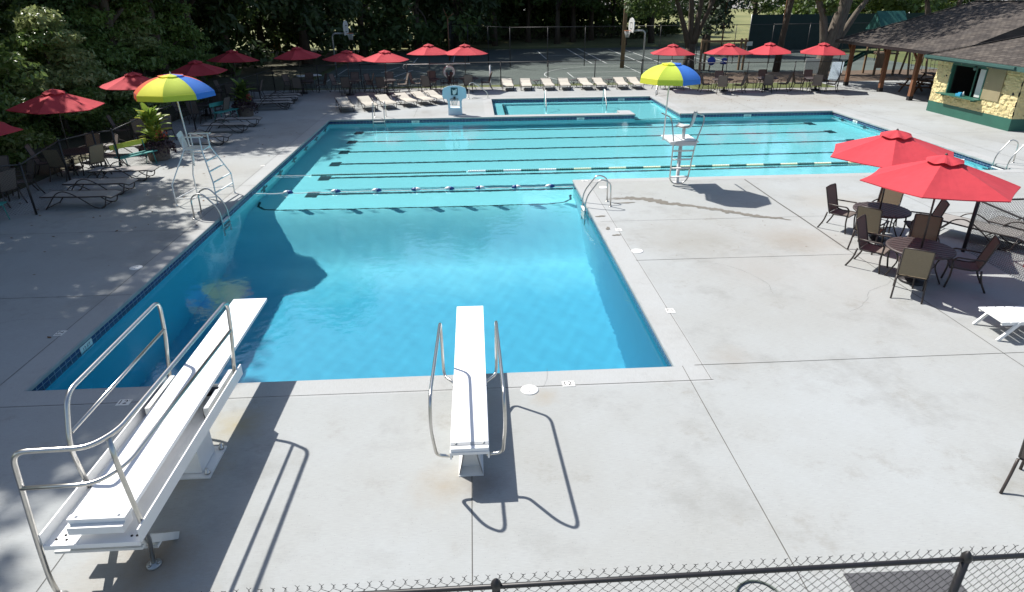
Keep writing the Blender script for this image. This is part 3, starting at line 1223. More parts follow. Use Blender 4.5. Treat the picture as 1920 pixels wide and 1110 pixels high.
def dining(phrase, txy, uxy, angs, glab, ulabel=None, utop=None, kinds=None, urz=0.0, rad=.88):
    rz = rnd.uniform(0, 1.5)
    if txy:
        K_TABLE.put((*txy, 0), rz, 'round dark bronze slatted table under %s' % phrase, 'patio tables')
    if uxy:
        u = K_UMB.put((*uxy, 0), urz, ulabel, 'red market umbrellas')
        u.rotation_euler = (R(rnd.uniform(-1.8, 1.8)), R(rnd.uniform(-1.8, 1.8)), urz)
        u.scale = (1, 1, 1) if not utop else (1, 1, utop / 2.62)
    for i, a in enumerate(angs):
        d = rad
        if isinstance(a, tuple):
            a, d = a
        x, y = txy[0] + math.cos(R(a)) * d, txy[1] + math.sin(R(a)) * d
        kk = (K_CHAIR_T if kinds and kinds[i] else K_CHAIR)
        word = 'tan-backed' if kinds and kinds[i] else 'brown'
        kk.put((x, y, 0), R(a + 90 + rnd.uniform(-9, 9)), '%s chair at the %s side under %s' % (word, dirword(a), phrase), 'sling chairs around the patio tables')


# near right pair
dining('the nearest red umbrella', (8.95, 11.72), (8.93, 11.66), [(232, .8), (124, .86), (-22, .84), (52, .84)], 0,
       'nearest red market umbrella at right, overlapping the one behind it', 2.56, [1, 0, 0, 1], R(-15))
dining('the second nearest red umbrella', (9.62, 14.2), (9.55, 14.15), [(226, .82), (128, .88), (-28, .84), (52, .86)], 0,
       'red market umbrella at right, half hidden behind the nearest one', 2.56, [1, 0, 0, 1], R(-2))
# far left-to-middle row
FAR = [('the leftmost umbrella of the far row', (-10.4, 41.9), (-10.45, 41.6)),
       ('the red umbrella by the left hoop', (-7.5, 41.75), (-7.45, 40.6)),
       ('the third umbrella of the far row', (-5.35, 41.5), (-5.2, 40.3)),
       ('the umbrella left of the ring buoy', (-2.68, 41.75), (-2.72, 42.2)),
       ('the umbrella behind the pool hoop', (-.3, 41.9), (-.5, 41.9))]
ULAB = ['red market umbrella at the left end of the far row', 'small pale red umbrella in front of the left basketball hoop',
        'pinkish sunlit red umbrella, third from left in the far row', 'deep red umbrella standing left of the white ring buoy',
        'deep red umbrella right of the white ring buoy, behind the pool hoop']
for i, (ph, txy, uxy) in enumerate(FAR):
    dining(ph, txy, uxy, [(158, 1.0), (262, .95), (20, 1.0), (88, .95)] if i not in (4,) else [(170, 1.0), (268, .95), (10, 1.05)], 0, ULAB[i],
           (2.66, 2.5, 2.5, 2.68, 2.66)[i], None, rnd.uniform(0, 1))
# far right row
FR = [('the umbrella left of the swing frame', (12.4, 41.5), (12.0, 40.6)), ('the umbrella before the swing frame', (14.85, 39.4), (15.1, 39.7)),
      ('the umbrella right of the swing frame', (17.7, 39.7), (17.7, 39.9)), ('the umbrella below the leaning tree', (20.4, 39.2), (20.6, 39.3))]
UL2 = ['red umbrella behind the yellow and blue one, left of the swing frame', 'red umbrella in front of the wooden swing frame',
       'red umbrella between the swing frame and the leaning tree', 'red umbrella right under the big leaning tree trunk']
for i, (ph, txy, uxy) in enumerate(FR):
    dining(ph, txy, uxy, [(175, .95), (250, .9), (325, .95), (80, .95)] if i else [(205, .95), (300, .9), (70, .95)], 0, UL2[i], (2.6, 2.66, 2.66, 2.66)[i], None, rnd.uniform(0, 1))
# shaded tables behind the left fence
dining('the red umbrella at the left edge', (-14.5, 19.3), (-14.35, 19.0), [(-75, .95), (-25, .9), (100, .95), (40, .95)], 0, 'shaded red umbrella cut off by the left edge', 2.62, None, R(20))
dining('the second umbrella from the left edge', (-13.6, 22.75), (-14.15, 23.2), [(205, .95), (265, .9), (-35, .88), (48, .95), (95, .95)], 0,
       'broad shaded red umbrella second from the left edge', 2.66, [0, 1, 1, 0, 1], R(38))
dining('the umbrella behind the striped one', (-13.8, 28.4), (-14.0, 28.5), [(200, .95), (280, .9), (-30, .95)], 0,
       'leaf-shadowed red umbrella behind the striped yellow and blue one', 2.64, None, R(10))
dining('the dark umbrella right of the striped one', (-13.2, 33.0), (-13.5, 34.0), [(190, .95), (270, .9), (-10, .95), (80, .95)], 0,
       'dark red umbrella under the trees, right of the striped one', 2.62, None, R(30))
dining('the umbrella at the tree corner', (-13.6, 39.6), (-13.7, 39.6), [(170, .95), (265, .9), (10, .95)], 0,
       'half sunlit red umbrella at the corner of the left trees', 2.66, None, R(14))
# chair cut by the right edge
K_CHAIR.put((6.62, 5.62, 0), R(-55), 'brown sling chair cut off by the right edge of the picture', 'sling chairs around the patio tables')

# loungers, head at local -y
LG = 'sling sun loungers'
for i, (x, y, rz, lab) in enumerate(((-11.35, 18.62, -91, 'shaded grey sling lounger nearest the camera at left'),
                                     (-11.5, 20.0, -89, 'middle one of three shaded grey loungers by the lifeguard chair'),
                                     (-11.55, 21.55, -87, 'farthest of the three shaded grey loungers, beside the green bench'),
                                     (-10.95, 27.0, -88, 'grey lounger just behind the lifeguard chair'),
                                     (-10.95, 29.5, -86, 'second grey lounger behind the lifeguard chair'),
                                     (-10.85, 30.9, -84, 'third grey lounger behind the lifeguard chair, before the planter'),
                                     (-10.6, 35.7, -80, 'grey lounger nearest the camera in the shaded far left group'),
                                     (-10.9, 36.7, -82, 'second lounger in the shaded far left group'),
                                     (-10.8, 37.7, -78, 'third lounger in the shaded far left group'),
                                     (-10.9, 38.7, -80, 'farthest lounger in the shaded far left group'),
                                     (-13.4, 25.4, -85, 'lounger behind the fence, beyond the green bench'))):
    K_LG.put((x, y, 0), R(rz + rnd.uniform(-1.5, 1.5)), lab, LG)
ordn = ['leftmost', 'second', 'third', 'fourth', 'fifth', 'rightmost']
for i, (x, y) in enumerate(((-6.75, 34.95), (-5.62, 35.2), (-4.72, 35.7), (-3.72, 36.3), (-2.88, 36.75), (-2.15, 37.15))):
    K_LC.put((x, y, 0), R(-160 + i * 1.5), '%s of six cream sling loungers in the row left of the pool hoop' % ordn[i], LG)
ord9 = ['leftmost', 'second', 'third', 'fourth', 'fifth', 'sixth', 'seventh', 'rightmost']
for i, x in enumerate((2.1, 3.25, 4.6, 5.65, 6.95, 7.85, 9.2, 10.1)):
    K_LC.put((x, 42.0 - .04 * i, 0), R(180 + rnd.uniform(-4, 4)), '%s of the cream loungers lined up along the far fence' % ord9[i], LG)
# dark loungers behind the right fence
for i, (x, y, rz, lab) in enumerate(((11.95, 13.85, -145, 'dark lounger tipped up behind the right fence post'), (13.1, 13.5, -150, 'second dark lounger behind the right fence'))):
    K_LG.put((x, y, 0), R(rz), lab, LG)


def make_side_table():
    t = empty('side_table', 'x', 'side table')
    mb = MB()
    mb.lathe([(.001, .46), (.24, .46), (.25, .45), (.24, .435)], 20)
    mb.build('tabletop', 'table_metal', t)
    for s in (-1, 1):
        mb = MB()
        mb.tube(fillet([(s * .2, -.15, 0), (0, 0, .25), (-s * .18, .15, .44)], .1), .011, 5)
        mb.tube(fillet([(s * .2, .15, 0), (0, 0, .25), (-s * .18, -.15, .44)], .1), .011, 5)
        mb.build('leg', 'bronze_metal', t)
    return t


K_SIDE = Kind(make_side_table)
for x, y, lab in ((3.95, 42.5, 'small bronze side table between the second and third far loungers'), (6.35, 42.5, 'small bronze side table between the fourth and fifth far loungers'),
                  (8.6, 42.5, 'small bronze side table between the sixth and seventh far loungers'), (-4.25, 36.8, 'small bronze side table among the six cream loungers')):
    K_SIDE.put((x, y, 0), rnd.uniform(0, 3), lab, 'small side tables')

# white slatted lounger at the right edge
t = empty('slatted_lounger', 'white plastic slatted lounger at the right edge of the deck', 'sun lounger', (9.8, 9.4, 0), R(-92))
mb = MB()
for k in range(10):
    y = -.93 + k * .16
    mb.box((-.30, y - .068, .335), (.30, y + .068, .352))
mb.build('seat_slat', 'white_paint', t)
mb = MB()
for sx in (-1, 1):
    mb.box((sx * .27 - .02, -.98, .285), (sx * .27 + .02, .95, .333))
mb.build('frame', 'white_paint', t)
for sx in (-1, 1):
    for ya, yb in ((-.70, -.98), (-.05, .22), (.6, .85)):
        mb = MB()
        mb.bar((sx * .3, ya, .32), (sx * .3, yb, 0), .035, .055)
        mb.build('leg', 'white_paint', t)
mb = MB()
for k in range(5):
    ya = .70 + k * .12
    mb.bar((-.30, ya, .36 + k * .09), (.30, ya, .36 + k * .09), .015, .1, up=(0, -.6, .8))
mb.build('backrest', 'white_paint', t)

# red chair beyond the right fence
t = empty('adirondack_chair', 'red plastic slatted chair behind the right fence', 'chair', (12.2, 12.0, 0), R(110))
mb = MB()
for k in range(5):
    x = -.22 + k * .11
    mb.bar((x, -.2, .32), (x, -.55, .98 - abs(k - 2) * .03), .1, .02)
mb.build('backrest', 'red_plastic', t)
mb = MB()
for k in range(5):
    y = -.18 + k * .11
    mb.box((-.27, y - .05, .30 + k * .015), (.27, y + .05, .32 + k * .015))
mb.build('seat', 'red_plastic', t)
for s in (-1, 1):
    mb = MB()
    mb.box((s * .34 - .06, -.35, .56), (s * .34 + .06, .38, .58))
    mb.build('armrest', 'red_plastic', t)
    mb = MB()
    mb.box((s * .32 - .02, .26, 0), (s * .32 + .02, .36, .56))
    mb.build('leg', 'red_plastic', t)
    mb = MB()
    mb.bar((s * .29, .3, .3), (s * .29, -.6, .04), .03, .1)
    mb.build('leg', 'red_plastic', t)


c2 = copy_tree(t)
c2.location = (29.5, 36.2, 0)
c2.rotation_euler = (0, 0, R(100))
c2['label'] = 'red plastic slatted chair in the shade under the pavilion'

# green benches
def make_bench(backcol):
    def f():
        t = empty('bench', 'x', 'bench')
        mb = MB()
        for k in range(3):
            mb.box((-.72, -.2 + k * .135, .43), (.72, -.08 + k * .135, .46))
        mb.build('seat', 'teal_paint', t)
        mb = MB()
        mb.bar((-.72, -.27, .78), (.72, -.27, .78), .03, .17)
        mb.build('backrest', backcol, t)
        for s in (-1, 1):
            mb = MB()
            mb.tube(fillet([(s * .55, .22, 0), (s * .55, .16, .42), (s * .55, -.2, .42), (s * .55, -.26, .86)], .06), .016, 6)
            mb.tube([(s * .55, -.16, .42), (s * .55, -.3, 0)], .016, 6)
            mb.build('leg', 'teal_paint', t)
        return t
    return f


b1 = Kind(make_bench('bench_yellow')).put((-11.95, 23.3, 0), R(-117), 'teal bench with a yellow-green back board beside the canna planter')
b2 = Kind(make_bench('teal_paint')).put((-12.9, 16.9, 0), R(-85), 'teal bench cut off by the left edge below the fence')
b3 = Kind(make_bench('teal_paint')).put((-12.0, 32.6, 0), R(-110), 'teal bench in the shade beside the far left planter')


# planters with canna plants
def planter(loc, h, label, seed, dark):
    r2 = random.Random(seed)
    t = empty('planter', label, 'planter', loc, r2.uniform(0, 1))
    mb = MB()
    mb.lathe([(.34, 0), (.36, .02), (.42, .5), (.44, .5), (.44, .56), (.38, .56), (.37, .45), (.001, .45)], 14)
    mb.build('tub', 'planter_wood', t)
    mb = MB()
    for k in range(75):
        a = r2.uniform(0, 2 * PI)
        z0 = .5 + r2.uniform(0, h * .75)
        ln = r2.uniform(.45, .8)
        el = r2.uniform(.45, 1.3)
        base = Vector((math.cos(a) * .1 * r2.random(), math.sin(a) * .1 * r2.random(), z0))
        d = Vector((math.cos(a) * math.cos(el), math.sin(a) * math.cos(el), math.sin(el)))
        sd = Vector((-math.sin(a), math.cos(a), 0))
        pts = []
        for q in range(6):
            u = q / 5
            p = base + d * ln * u + Vector((0, 0, -.3 * ln * u * u))
            wd_ = .12 * math.sin(PI * (u * .9 + .08)) ** .8
            pts.append((p - sd * wd_ + Vector((0, 0, .02)), p, p + sd * wd_ + Vector((0, 0, .02))))
        mb.mat = 1 if r2.random() < .35 else 0
        for q in range(5):
            A, B = pts[q], pts[q + 1]
            mb.quad(A[0], B[0], B[1], A[1])
            mb.quad(A[1], B[1], B[2], A[2])
    for k in range(9):
        mb.mat = 0
        a = r2.uniform(0, 2 * PI)
        mb.tube([(.12 * math.cos(a), .12 * math.sin(a), .45), (.2 * math.cos(a), .2 * math.sin(a), .5 + h * r2.uniform(.6, 1))], .012, 5)
    mb.build('canna_leaves', ['leaf_mid', 'canna_leaf'] if dark else ['canna_leaf', 'canna_yellow'], t)
    mb = MB()
    for k in range(1100):
        a = r2.uniform(0, 2 * PI)
        rr = .62 * math.sqrt(r2.random())
        p = Vector((math.cos(a) * rr, math.sin(a) * rr, .55 + .4 * (1 - (rr / .62) ** 2) * r2.random() - .4 * max(0, rr - .4) / .22 * r2.random()))
        s = r2.uniform(.03, .055)
        rot = Euler((r2.uniform(0, 6), r2.uniform(0, 6), r2.uniform(0, 6))).to_matrix()
        mb.quad(*[p + rot @ Vector(q) * s for q in ((-1, -.5, 0), (0, -.8, .1), (1, .4, 0), (0, .8, .1))])
    mb.build('trailing_plant', 'purple_leaf', t)
    mb = MB()
    for k in range(40):
        a = r2.uniform(-1.2, .8)
        rr = r2.uniform(.2, .42)
        p = Vector((math.cos(a) * rr, math.sin(a) * rr, .85 + r2.uniform(-.1, .22)))
        s = .03
        rot = Euler((r2.uniform(0, 6), r2.uniform(0, 6), r2.uniform(0, 6))).to_matrix()
        mb.quad(*[p + rot @ Vector(q) * s for q in ((-1, -1, 0), (1, -1, 0), (1, 1, 0), (-1, 1, 0))])
    mb.build('flower', 'flower_red', t)
    return t


planter((-11.7, 24.4, 0), 1.55, 'big tub of yellow-green canna with purple trailing plants by the bench', 3, False)
planter((-11.45, 33.7, 0), 1.2, 'shaded tub of green canna with dark trailing plants at far left', 5, True)


# ------------------------------------------------------------------ striped lifeguard umbrellas
def guard_umbrella(label, pole_xy, zb, apex, rad, h, cols, rot, name='guard_umbrella'):
    t = empty(name, label, 'umbrella', (*pole_xy, zb), 0)
    top = Vector(apex) - Vector((*pole_xy, zb))
    mb = MB()
    mb.tube([(0, 0, 0), tuple(top)], .022, 8)
    mb.lathe([(.02, 0), (.03, .03), (.012, .08), (.001, .1)], 8, tuple(top))
    mb.build('pole', 'white_paint', t)
    n = 8
    mb = MB()
    NR, NA = 16, 4
    th = math.radians(58)

    def pt(r, i, j):
        a0, a1 = rot + 2 * PI * i / n, rot + 2 * PI * (i + 1) / n
        u = j / NA
        ang = th * r
        RR = rad * math.sin(ang) / math.sin(th)
        z = -h * (1 - math.cos(ang)) / (1 - math.cos(th))
        p = Vector((math.cos(a0) * RR, math.sin(a0) * RR, z)).lerp(Vector((math.cos(a1) * RR, math.sin(a1) * RR, z)), u)
        p.z -= .03 * math.sin(PI * u) * math.sin(PI * r) * .6
        return p + top
    for i in range(n):
        mb.mat = i % len(cols)
        for k in range(NR):
            for j in range(NA):
                mb.quad(pt(k / NR, i, j), pt((k + 1) / NR, i, j), pt((k + 1) / NR, i, j + 1), pt(k / NR, i, j + 1))
    mb.build('canopy', cols, t)
    mb = MB()
    for i in range(n):
        mb.mat = i % len(cols)
        for j in range(NA):
            a, b = pt(1, i, j), pt(1, i, j + 1)
            dz = Vector((0, 0, .15))
            oa, ob = (a - top) * .025, (b - top) * .025
            oa.z = ob.z = 0
            mb.quad(a + oa * .2, a + oa - dz, b + ob - dz, b + ob * .2)
    mb.build('valance', cols, t)
    for i in range(n):
        mb = MB()
        mb.tube([pt(k / 5, i, 0) - Vector((0, 0, .02)) for k in range(6)], .006, 5)
        mb.build('rib', 'white_paint', t)
    mb = MB()
    ca = MB()
    for i in range(n):
        ca.mat = i % len(cols)
        for j in range(NA):
            def pc(r, jj):
                p = pt(r, i, jj)
                return p + Vector((0, 0, .035))
            ca.quad(pc(.0, j), pc(.28, j), pc(.28, j + 1), pc(.0, j + 1))
    ca.build('vent', cols, t)
    return t


guard_umbrella('striped yellow, green, blue and orange umbrella over the left lifeguard chair', (-8.36, 19.42), .9, (-8.44, 19.35, 3.47), 1.06, .43,
               ['yellow_fabric', 'lime_fabric', 'blue_fabric', 'orange_fabric', 'yellow_fabric', 'lime_fabric', 'blue_fabric', 'orange_fabric'], R(-128))
guard_umbrella('yellow and blue umbrella over the single-post lifeguard stand', (5.72, 19.5), 1.37, (5.72, 19.35, 3.58), .90, .36,
               ['lime_fabric', 'blue_fabric', 'blue_fabric', 'lime_fabric', 'yellow_fabric', 'blue_fabric', 'lime_fabric', 'yellow_fabric'], R(-128))

# left lifeguard chair
t = empty('lifeguard_chair', 'tall white tubular lifeguard chair beside the left pool edge', 'lifeguard chair', (-8.03, 19.0, 0))
FL, FR, RLg, RRg = (-.62, -.64), (.48, -.5), (-.47, .5), (.61, .6)
tops = {0: (-.25, -.25), 1: (.27, -.3), 2: (-.2, .27), 3: (.28, .28)}
bends = []
for k, (fx, fy) in enumerate((FL, FR, RLg, RRg)):
    tx, ty = tops[k]
    zb = .62
    bx, by = fx * 1.0, fy * 1.0
    mb = MB()
    mb.tube(fillet([(fx, fy, 0), (bx, by, zb), (tx, ty, 1.5), (tx, ty, 1.86)], .06), .02, 8)
    mb.lathe([(.035, 0), (.035, .02), (.02, .03)], 10, (fx, fy, 0))
    mb.build('leg', 'white_paint', t)
    bends.append(((fx, fy), (bx, by, zb), (tx, ty)))


def legpt(k, z):
    (fx, fy), (bx, by, zb), (tx, ty) = bends[k]
    if z < zb:
        u = z / zb
        return Vector((fx + (bx - fx) * u, fy + (by - fy) * u, z))
    u = min(1, (z - zb) / (1.5 - zb))
    return Vector((bx + (tx - bx) * u, by + (ty - by) * u, z))


for z in (.32, .62, .92, 1.2):
    mb = MB()
    mb.bar(legpt(1, z), legpt(3, z), .05, .025)
    mb.build('rung', 'white_paint', t)
mb = MB()
for a, b in ((0, 1), (2, 3), (0, 2)):
    mb.tube([legpt(a, .2), legpt(b, .2)], .014, 6)
mb.tube([legpt(0, 1.45), legpt(1, 1.45)], .014, 6)
mb.tube([legpt(2, 1.45), legpt(3, 1.45)], .014, 6)
mb.build('brace', 'white_paint', t)
mb = MB()
mb.box((-.26, -.27, 1.5), (.32, .27, 1.53))
mb.build('seat', 'white_paint', t)
mb = MB()
for k in range(5):
    u0, u1 = -.22 + k * .088, -.22 + (k + 1) * .088
    mb.quad((-.24 - .02 * abs(k - 2), u0, 1.53), (-.24 - .02 * abs(k - 1), u1, 1.53), (-.33 - .02 * abs(k - 1), u1, 2.02 - .03 * abs(k - 1.5)), (-.33 - .02 * abs(k - 2), u0, 2.02 - .03 * abs(k - 2.5)))
mb.build('backrest', 'dull_white', t)
for s in (-1, 1):
    mb = MB()
    mb.box((-.24, s * .29 - .05, 1.86), (.36, s * .29 + .05, 1.885))
    mb.build('armrest', 'white_paint', t)
mb = MB()
mb.box((-.355, .39, 1.05), (-.305, .45, 1.5))
mb.build('umbrella_holder', 'white_paint', t)

# single-post lifeguard stand at the lap lanes
t = empty('lifeguard_stand', 'single-post lifeguard stand with steel ladder rails at the deck edge', 'lifeguard chair', (6.27, 19.39, 0))
mb = MB()
mb.lathe([(.14, 0), (.14, .02), (.075, .03), (.055, .05), (.055, 1.34)], 16, (.02, .12, 0))
mb.build('post', 'grey_plastic', t)
mb = MB()
mb.box((-.46, -.38, 1.36), (.40, .68, 1.40))
mb.box((-.42, -.34, 1.30), (.36, .64, 1.36))
mb.build('platform', 'white_paint', t)
mb = MB()
mb.lathe([(.05, 1.40), (.05, 1.73)], 12, (.05, .05, 0))
mb.build('seat_post', 'grey_plastic', t)
mb = MB()
M = Matrix.Translation((.05, .05, 0)) @ Matrix.Rotation(R(58), 4, 'Z')
shell = [(.24, 1.80), (.20, 1.765), (.05, 1.74), (-.12, 1.745), (-.2, 1.79), (-.235, 1.9), (-.27, 2.1), (-.29, 2.2)]
for k in range(len(shell) - 1):
    (a, za), (b, zb) = shell[k], shell[k + 1]
    for j in range(4):
        x0, x1 = -.22 + j * .11, -.22 + (j + 1) * .11
        e0, e1 = .05 * (abs(j - 2) / 2) ** 2, .05 * (abs(j - 1) / 2) ** 2
        for off in (0, .022):
            q = [M @ Vector((x0, a - off * .7, za + e0 - off)), M @ Vector((x1, a - off * .7, za + e1 - off)), M @ Vector((x1, b - off * .7, zb + e1 - off)), M @ Vector((x0, b - off * .7, zb + e0 - off))]
            mb.quad(*(q if off else q[::-1]))
mb.build('seat', 'grey_plastic', t)
mb = MB()
lad = [(-.42, .92, 2.02), (-.42, -.02, 2.06), (-.40, -.18, 1.9), (-.35, -.32, 1.4), (-.33, -.24, .9), (-.30, -.12, .2), (-.18, -.08, .05), (.14, -.08, .05), (.27, -.12, .2), (.30, -.24, .9), (.34, -.32, 1.4), (.56, -.18, 1.95), (.60, -.02, 2.08), (.60, .92, 2.04)]
mb.tube(fillet(lad, .16, 6), .022, 8)
mb.build('ladder_rail', 'steel', t)
for z in (.27, .55, .83, 1.1):
    u = (z - .2) / .7
    y = -.12 - .12 * min(1, u) - .06 * max(0, u - 1)
    mb = MB()
    mb.box((-.31 - .02 * min(1, u), y - .05, z - .015), (.28 + .02 * min(1, u), y + .05, z + .015))
    mb.build('step', 'dull_white', t)
mb = MB()
mb.box((-.30, -.40, 1.28), (.32, -.34, 1.40))
mb.build('platform_lip', 'grey_plastic', t)


# ------------------------------------------------------------------ diving boards
def rails(parent, name, pts, r=.021, fr=.12):
    mb = MB()
    mb.tube(fillet(pts, fr, 7), r, 12)
    return mb.build(name, 'steel', parent)


t = empty('diving_board', 'tall white diving board on a steel-railed stand at left', 'diving board', (-3.75, 7.0, 0))
bx0, bx1 = -.265, .265
mb = MB()
zb0, zb1 = .93, .99
n = 12
for k in range(n):
    y0_, y1_ = -2.12 + 4.8 * k / n, -2.12 + 4.8 * (k + 1) / n
    z0, z1 = zb0 + (zb1 - zb0) * k / n, zb0 + (zb1 - zb0) * (k + 1) / n
    mb.quad((bx0, y0_, z0), (bx1, y0_, z0), (bx1, y1_, z1), (bx0, y1_, z1))
    mb.quad((bx0, y1_, z1 - .045), (bx1, y1_, z1 - .045), (bx1, y0_, z0 - .045), (bx0, y0_, z0 - .045))
    for x, f in ((bx0, 1), (bx1, -1)):
        q = [(x, y0_, z0), (x, y1_, z1), (x, y1_, z1 - .045), (x, y0_, z0 - .045)]
        mb.quad(*(q if f > 0 else q[::-1]))
mb.quad((bx0, 2.68, zb1 - .045), (bx0, 2.68, zb1), (bx1, 2.68, zb1), (bx1, 2.68, zb1 - .045))
mb.quad((bx0, -2.12, zb0), (bx0, -2.12, zb0 - .045), (bx1, -2.12, zb0 - .045), (bx1, -2.12, zb0))
bd = mb.build('board', 'board_white', t)
mb = MB()
mb.box((-.27, -2.13, .935), (.275, -2.06, .945))
for s in (-1, 1):
    mb.lathe([(.016, 0), (.016, .01), (.001, .014)], 8, (s * .2, -2.09, .945))
mb.build('rear_clamp', 'white_paint', bd)
mb = MB()
mb.box((-.26, -2.18, .80), (.26, -2.0, .883))
mb.build('rear_anchor', 'white_paint', t)
# tray: flat channel with upturned sides
mb = MB()
mb.box((-.50, -2.21, .70), (.40, .55, .715))
mb.box((-.515, -2.21, .70), (-.50, .60, .84))
mb.box((.40, -2.21, .70), (.415, .82, .86))
mb.box((-.50, -2.225, .67), (.40, -2.21, .72))
mb.build('tray', 'white_paint', t)
mb = MB()
for x, y in ((-.42, -2.14), (-.36, -2.09), (-.32, -2.15), (.29, -2.14), (.34, -2.14), (.33, -1.3), (.33, -1.2)):
    mb.lathe([(.012, 0), (.012, .008), (.001, .012)], 8, (x, y, .715))
mb.build('bolts', 'black_metal', t)
# fulcrum side plates
for s, y0_, y1_ in ((-1, -.2, .55), (1, -.25, .65)):
    mb = MB()
    x = s * .36
    mb.box((x - .06, y0_, .716), (x + .0, y1_, .88))
    mb.mat = 1
    mb.box((x - .05 - s * .0 - .03, y0_ + .02, .72), (x - .062, y1_ - .04, .855))
    mb.build('fulcrum_bracket', ['dull_white', 'black_metal'], t)
mb = MB()
mb.tube([(-.33, .2, .83), (.33, .2, .83)], .06, 12)
mb.build('fulcrum', 'black_metal', t)
# pedestal
mb = MB()
mb.box((-.06, -.42, .03), (.18, .02, .70), taper=.94)
mb.box((-.14, -.5, 0), (.30, .12, .022))
pd = mb.build('pedestal', 'white_paint', t)
for x, y in ((.25, -.43), (.25, .06), (-.1, -.44), (-.1, .06)):
    mb = MB()
    mb.lathe([(.035, .03), (.035, .05), (.02, .06), (.02, .10), (.001, .105)], 8, (x, y, 0))
    mb.build('anchor_bolt', 'steel', pd)
mb = MB()
mb.box((-.42, -2.15, .66), (-.36, -1.2, .70))
mb.build('tray_rib', 'dull_white', t)
mb = MB()
mb.bar((-.39, -2.15, .66), (-.39, -1.45, .02), .05, .08)
mb.build('ladder_stringer', 'dull_white', t)
mb = MB()
mb.bar((.28, -2.15, .66), (.28, -1.45, .02), .05, .08)
mb.build('ladder_stringer', 'dull_white', t)
for k in range(2):
    z = .24 + .22 * k
    y = -1.74 - .22 * (k + 0) * 1.05
    mb = MB()
    mb.box((-.55, y - .1, z), (.30, y + .08, z + .03))
    mb.build('step', 'dull_white', t)
# rails, local coords relative to (-3.75, 7.0)
top = 1.79
rails(t, 'handrail', [(-.53, .72, .72), (-.54, .92, 1.3), (-.54, .98, top), (-.52, -1.22, top), (-.50, -1.46, 1.3), (-.50, -1.40, .70)], .025, .16)
rails(t, 'handrail', [(.36, .66, .74), (.37, .84, 1.3), (.375, .91, top), (.32, -1.9, top), (.18, -2.14, top), (-.48, -2.16, top), (-.505, -2.19, 1.3), (-.53, -2.2, .98), (-.54, -2.22, .68), (-.55, -2.24, .3), (-.56, -2.2, .02)], .025, .14)
rails(t, 'mid_rail', [(-.54, .92, 1.38), (-.51, -1.36, 1.40)], .021, .1)
rails(t, 'mid_rail', [(.37, .85, 1.38), (.31, -1.9, 1.40), (.15, -2.17, 1.40), (-.50, -2.19, 1.40)], .021, .16)
rails(t, 'rear_post', [(.27, -1.98, top - .02), (.285, -2.0, 1.4), (.38, -2.08, .8), (.33, -1.98, .5), (.20, -1.84, .03)], .024, .1)
for x, y in ((.20, -1.84), (-.56, -2.2)):
    mb = MB()
    mb.lathe([(.075, 0), (.075, .02), (.03, .03), (.026, .07)], 14, (x, y, 0))
    for k in range(3):
        a = k * 2.1
        mb.lathe([(.014, .02), (.014, .045), (.001, .05)], 6, (x + .055 * math.cos(a), y + .055 * math.sin(a), 0))
    mb.build('foot_flange', 'galvanized', t)

t = empty('diving_board', 'low white diving board with two looped steel handrails in the middle', 'diving board', (-.19, 7.0, 0))
mb = MB()
bx0, bx1 = -.225, .225
for k in range(n):
    y0_, y1_ = -.86 + 3.8 * k / n, -.86 + 3.8 * (k + 1) / n
    z0, z1 = .575 + .02 * k / n, .575 + .02 * (k + 1) / n
    mb.quad((bx0, y0_, z0), (bx1, y0_, z0), (bx1, y1_, z1), (bx0, y1_, z1))
    mb.quad((bx0, y1_, z1 - .045), (bx1, y1_, z1 - .045), (bx1, y0_, z0 - .045), (bx0, y0_, z0 - .045))
    for x, f in ((bx0, 1), (bx1, -1)):
        q = [(x, y0_, z0), (x, y1_, z1), (x, y1_, z1 - .045), (x, y0_, z0 - .045)]
        mb.quad(*(q if f > 0 else q[::-1]))
mb.quad((bx0, 2.94, .55), (bx0, 2.94, .595), (bx1, 2.94, .595), (bx1, 2.94, .55))
mb.quad((bx0, -.86, .575), (bx0, -.86, .53), (bx1, -.86, .53), (bx1, -.86, .575))
bd = mb.build('board', 'board_white', t)
mb = MB()
mb.box((-.228, -.80, .5765), (.228, -.745, .584))
for s in (-1, 1):
    mb.lathe([(.018, 0), (.018, .008), (.001, .012)], 10, (s * .165, -.772, .584))
mb.build('rear_clamp', 'galvanized', bd)
mb = MB()
mb.box((-.235, -.87, .49), (.235, .75, .528))
mb.box((-.235, -.87, .43), (-.215, .75, .49))
mb.box((.215, -.87, .43), (.235, .75, .49))
mb.build('frame', 'white_paint', t)
mb = MB()
for s in (-1, 1):
    mb.quad((s * .06, -.72, .49), (s * .155, -.66, .0), (s * .10, .2, .0), (s * .05, .2, .49))
    mb.quad((s * .05, -.72, .49), (s * .05, .2, .49), (s * .09, .2, .0), (s * .145, -.66, .0))
mb.quad((-.06, -.62, .49), (.06, -.62, .49), (.12, -.5, 0), (-.12, -.5, 0))
mb.box((-.155, -.68, 0), (.155, .25, .012))
mb.build('rear_stand', 'white_paint', t)
mb = MB()
mb.box((-.15, .15, .012), (.15, .7, .43), taper=.85)
mb.build('pedestal', 'white_paint', t)
mb = MB()
mb.tube([(-.24, .55, .485), (.24, .55, .485)], .045, 12)
mb.build('fulcrum', 'black_metal', t)
for s in (-1, 1):
    x = s * .415
    mb = MB()
    mb.tube(fillet([(s * .2, -.84, .46), (x - s * .02, -.84, .48), (x + s * .01, -1.0, 1.0), (x, -.92, 1.38), (x - s * .02, 1.15, 1.26), (x - s * .03, 1.05, .5), (x - s * .05, 1.0, .42), (s * .2, .72, .46)], .17, 7), .021, 12)
    mb.build('handrail', 'steel', t)


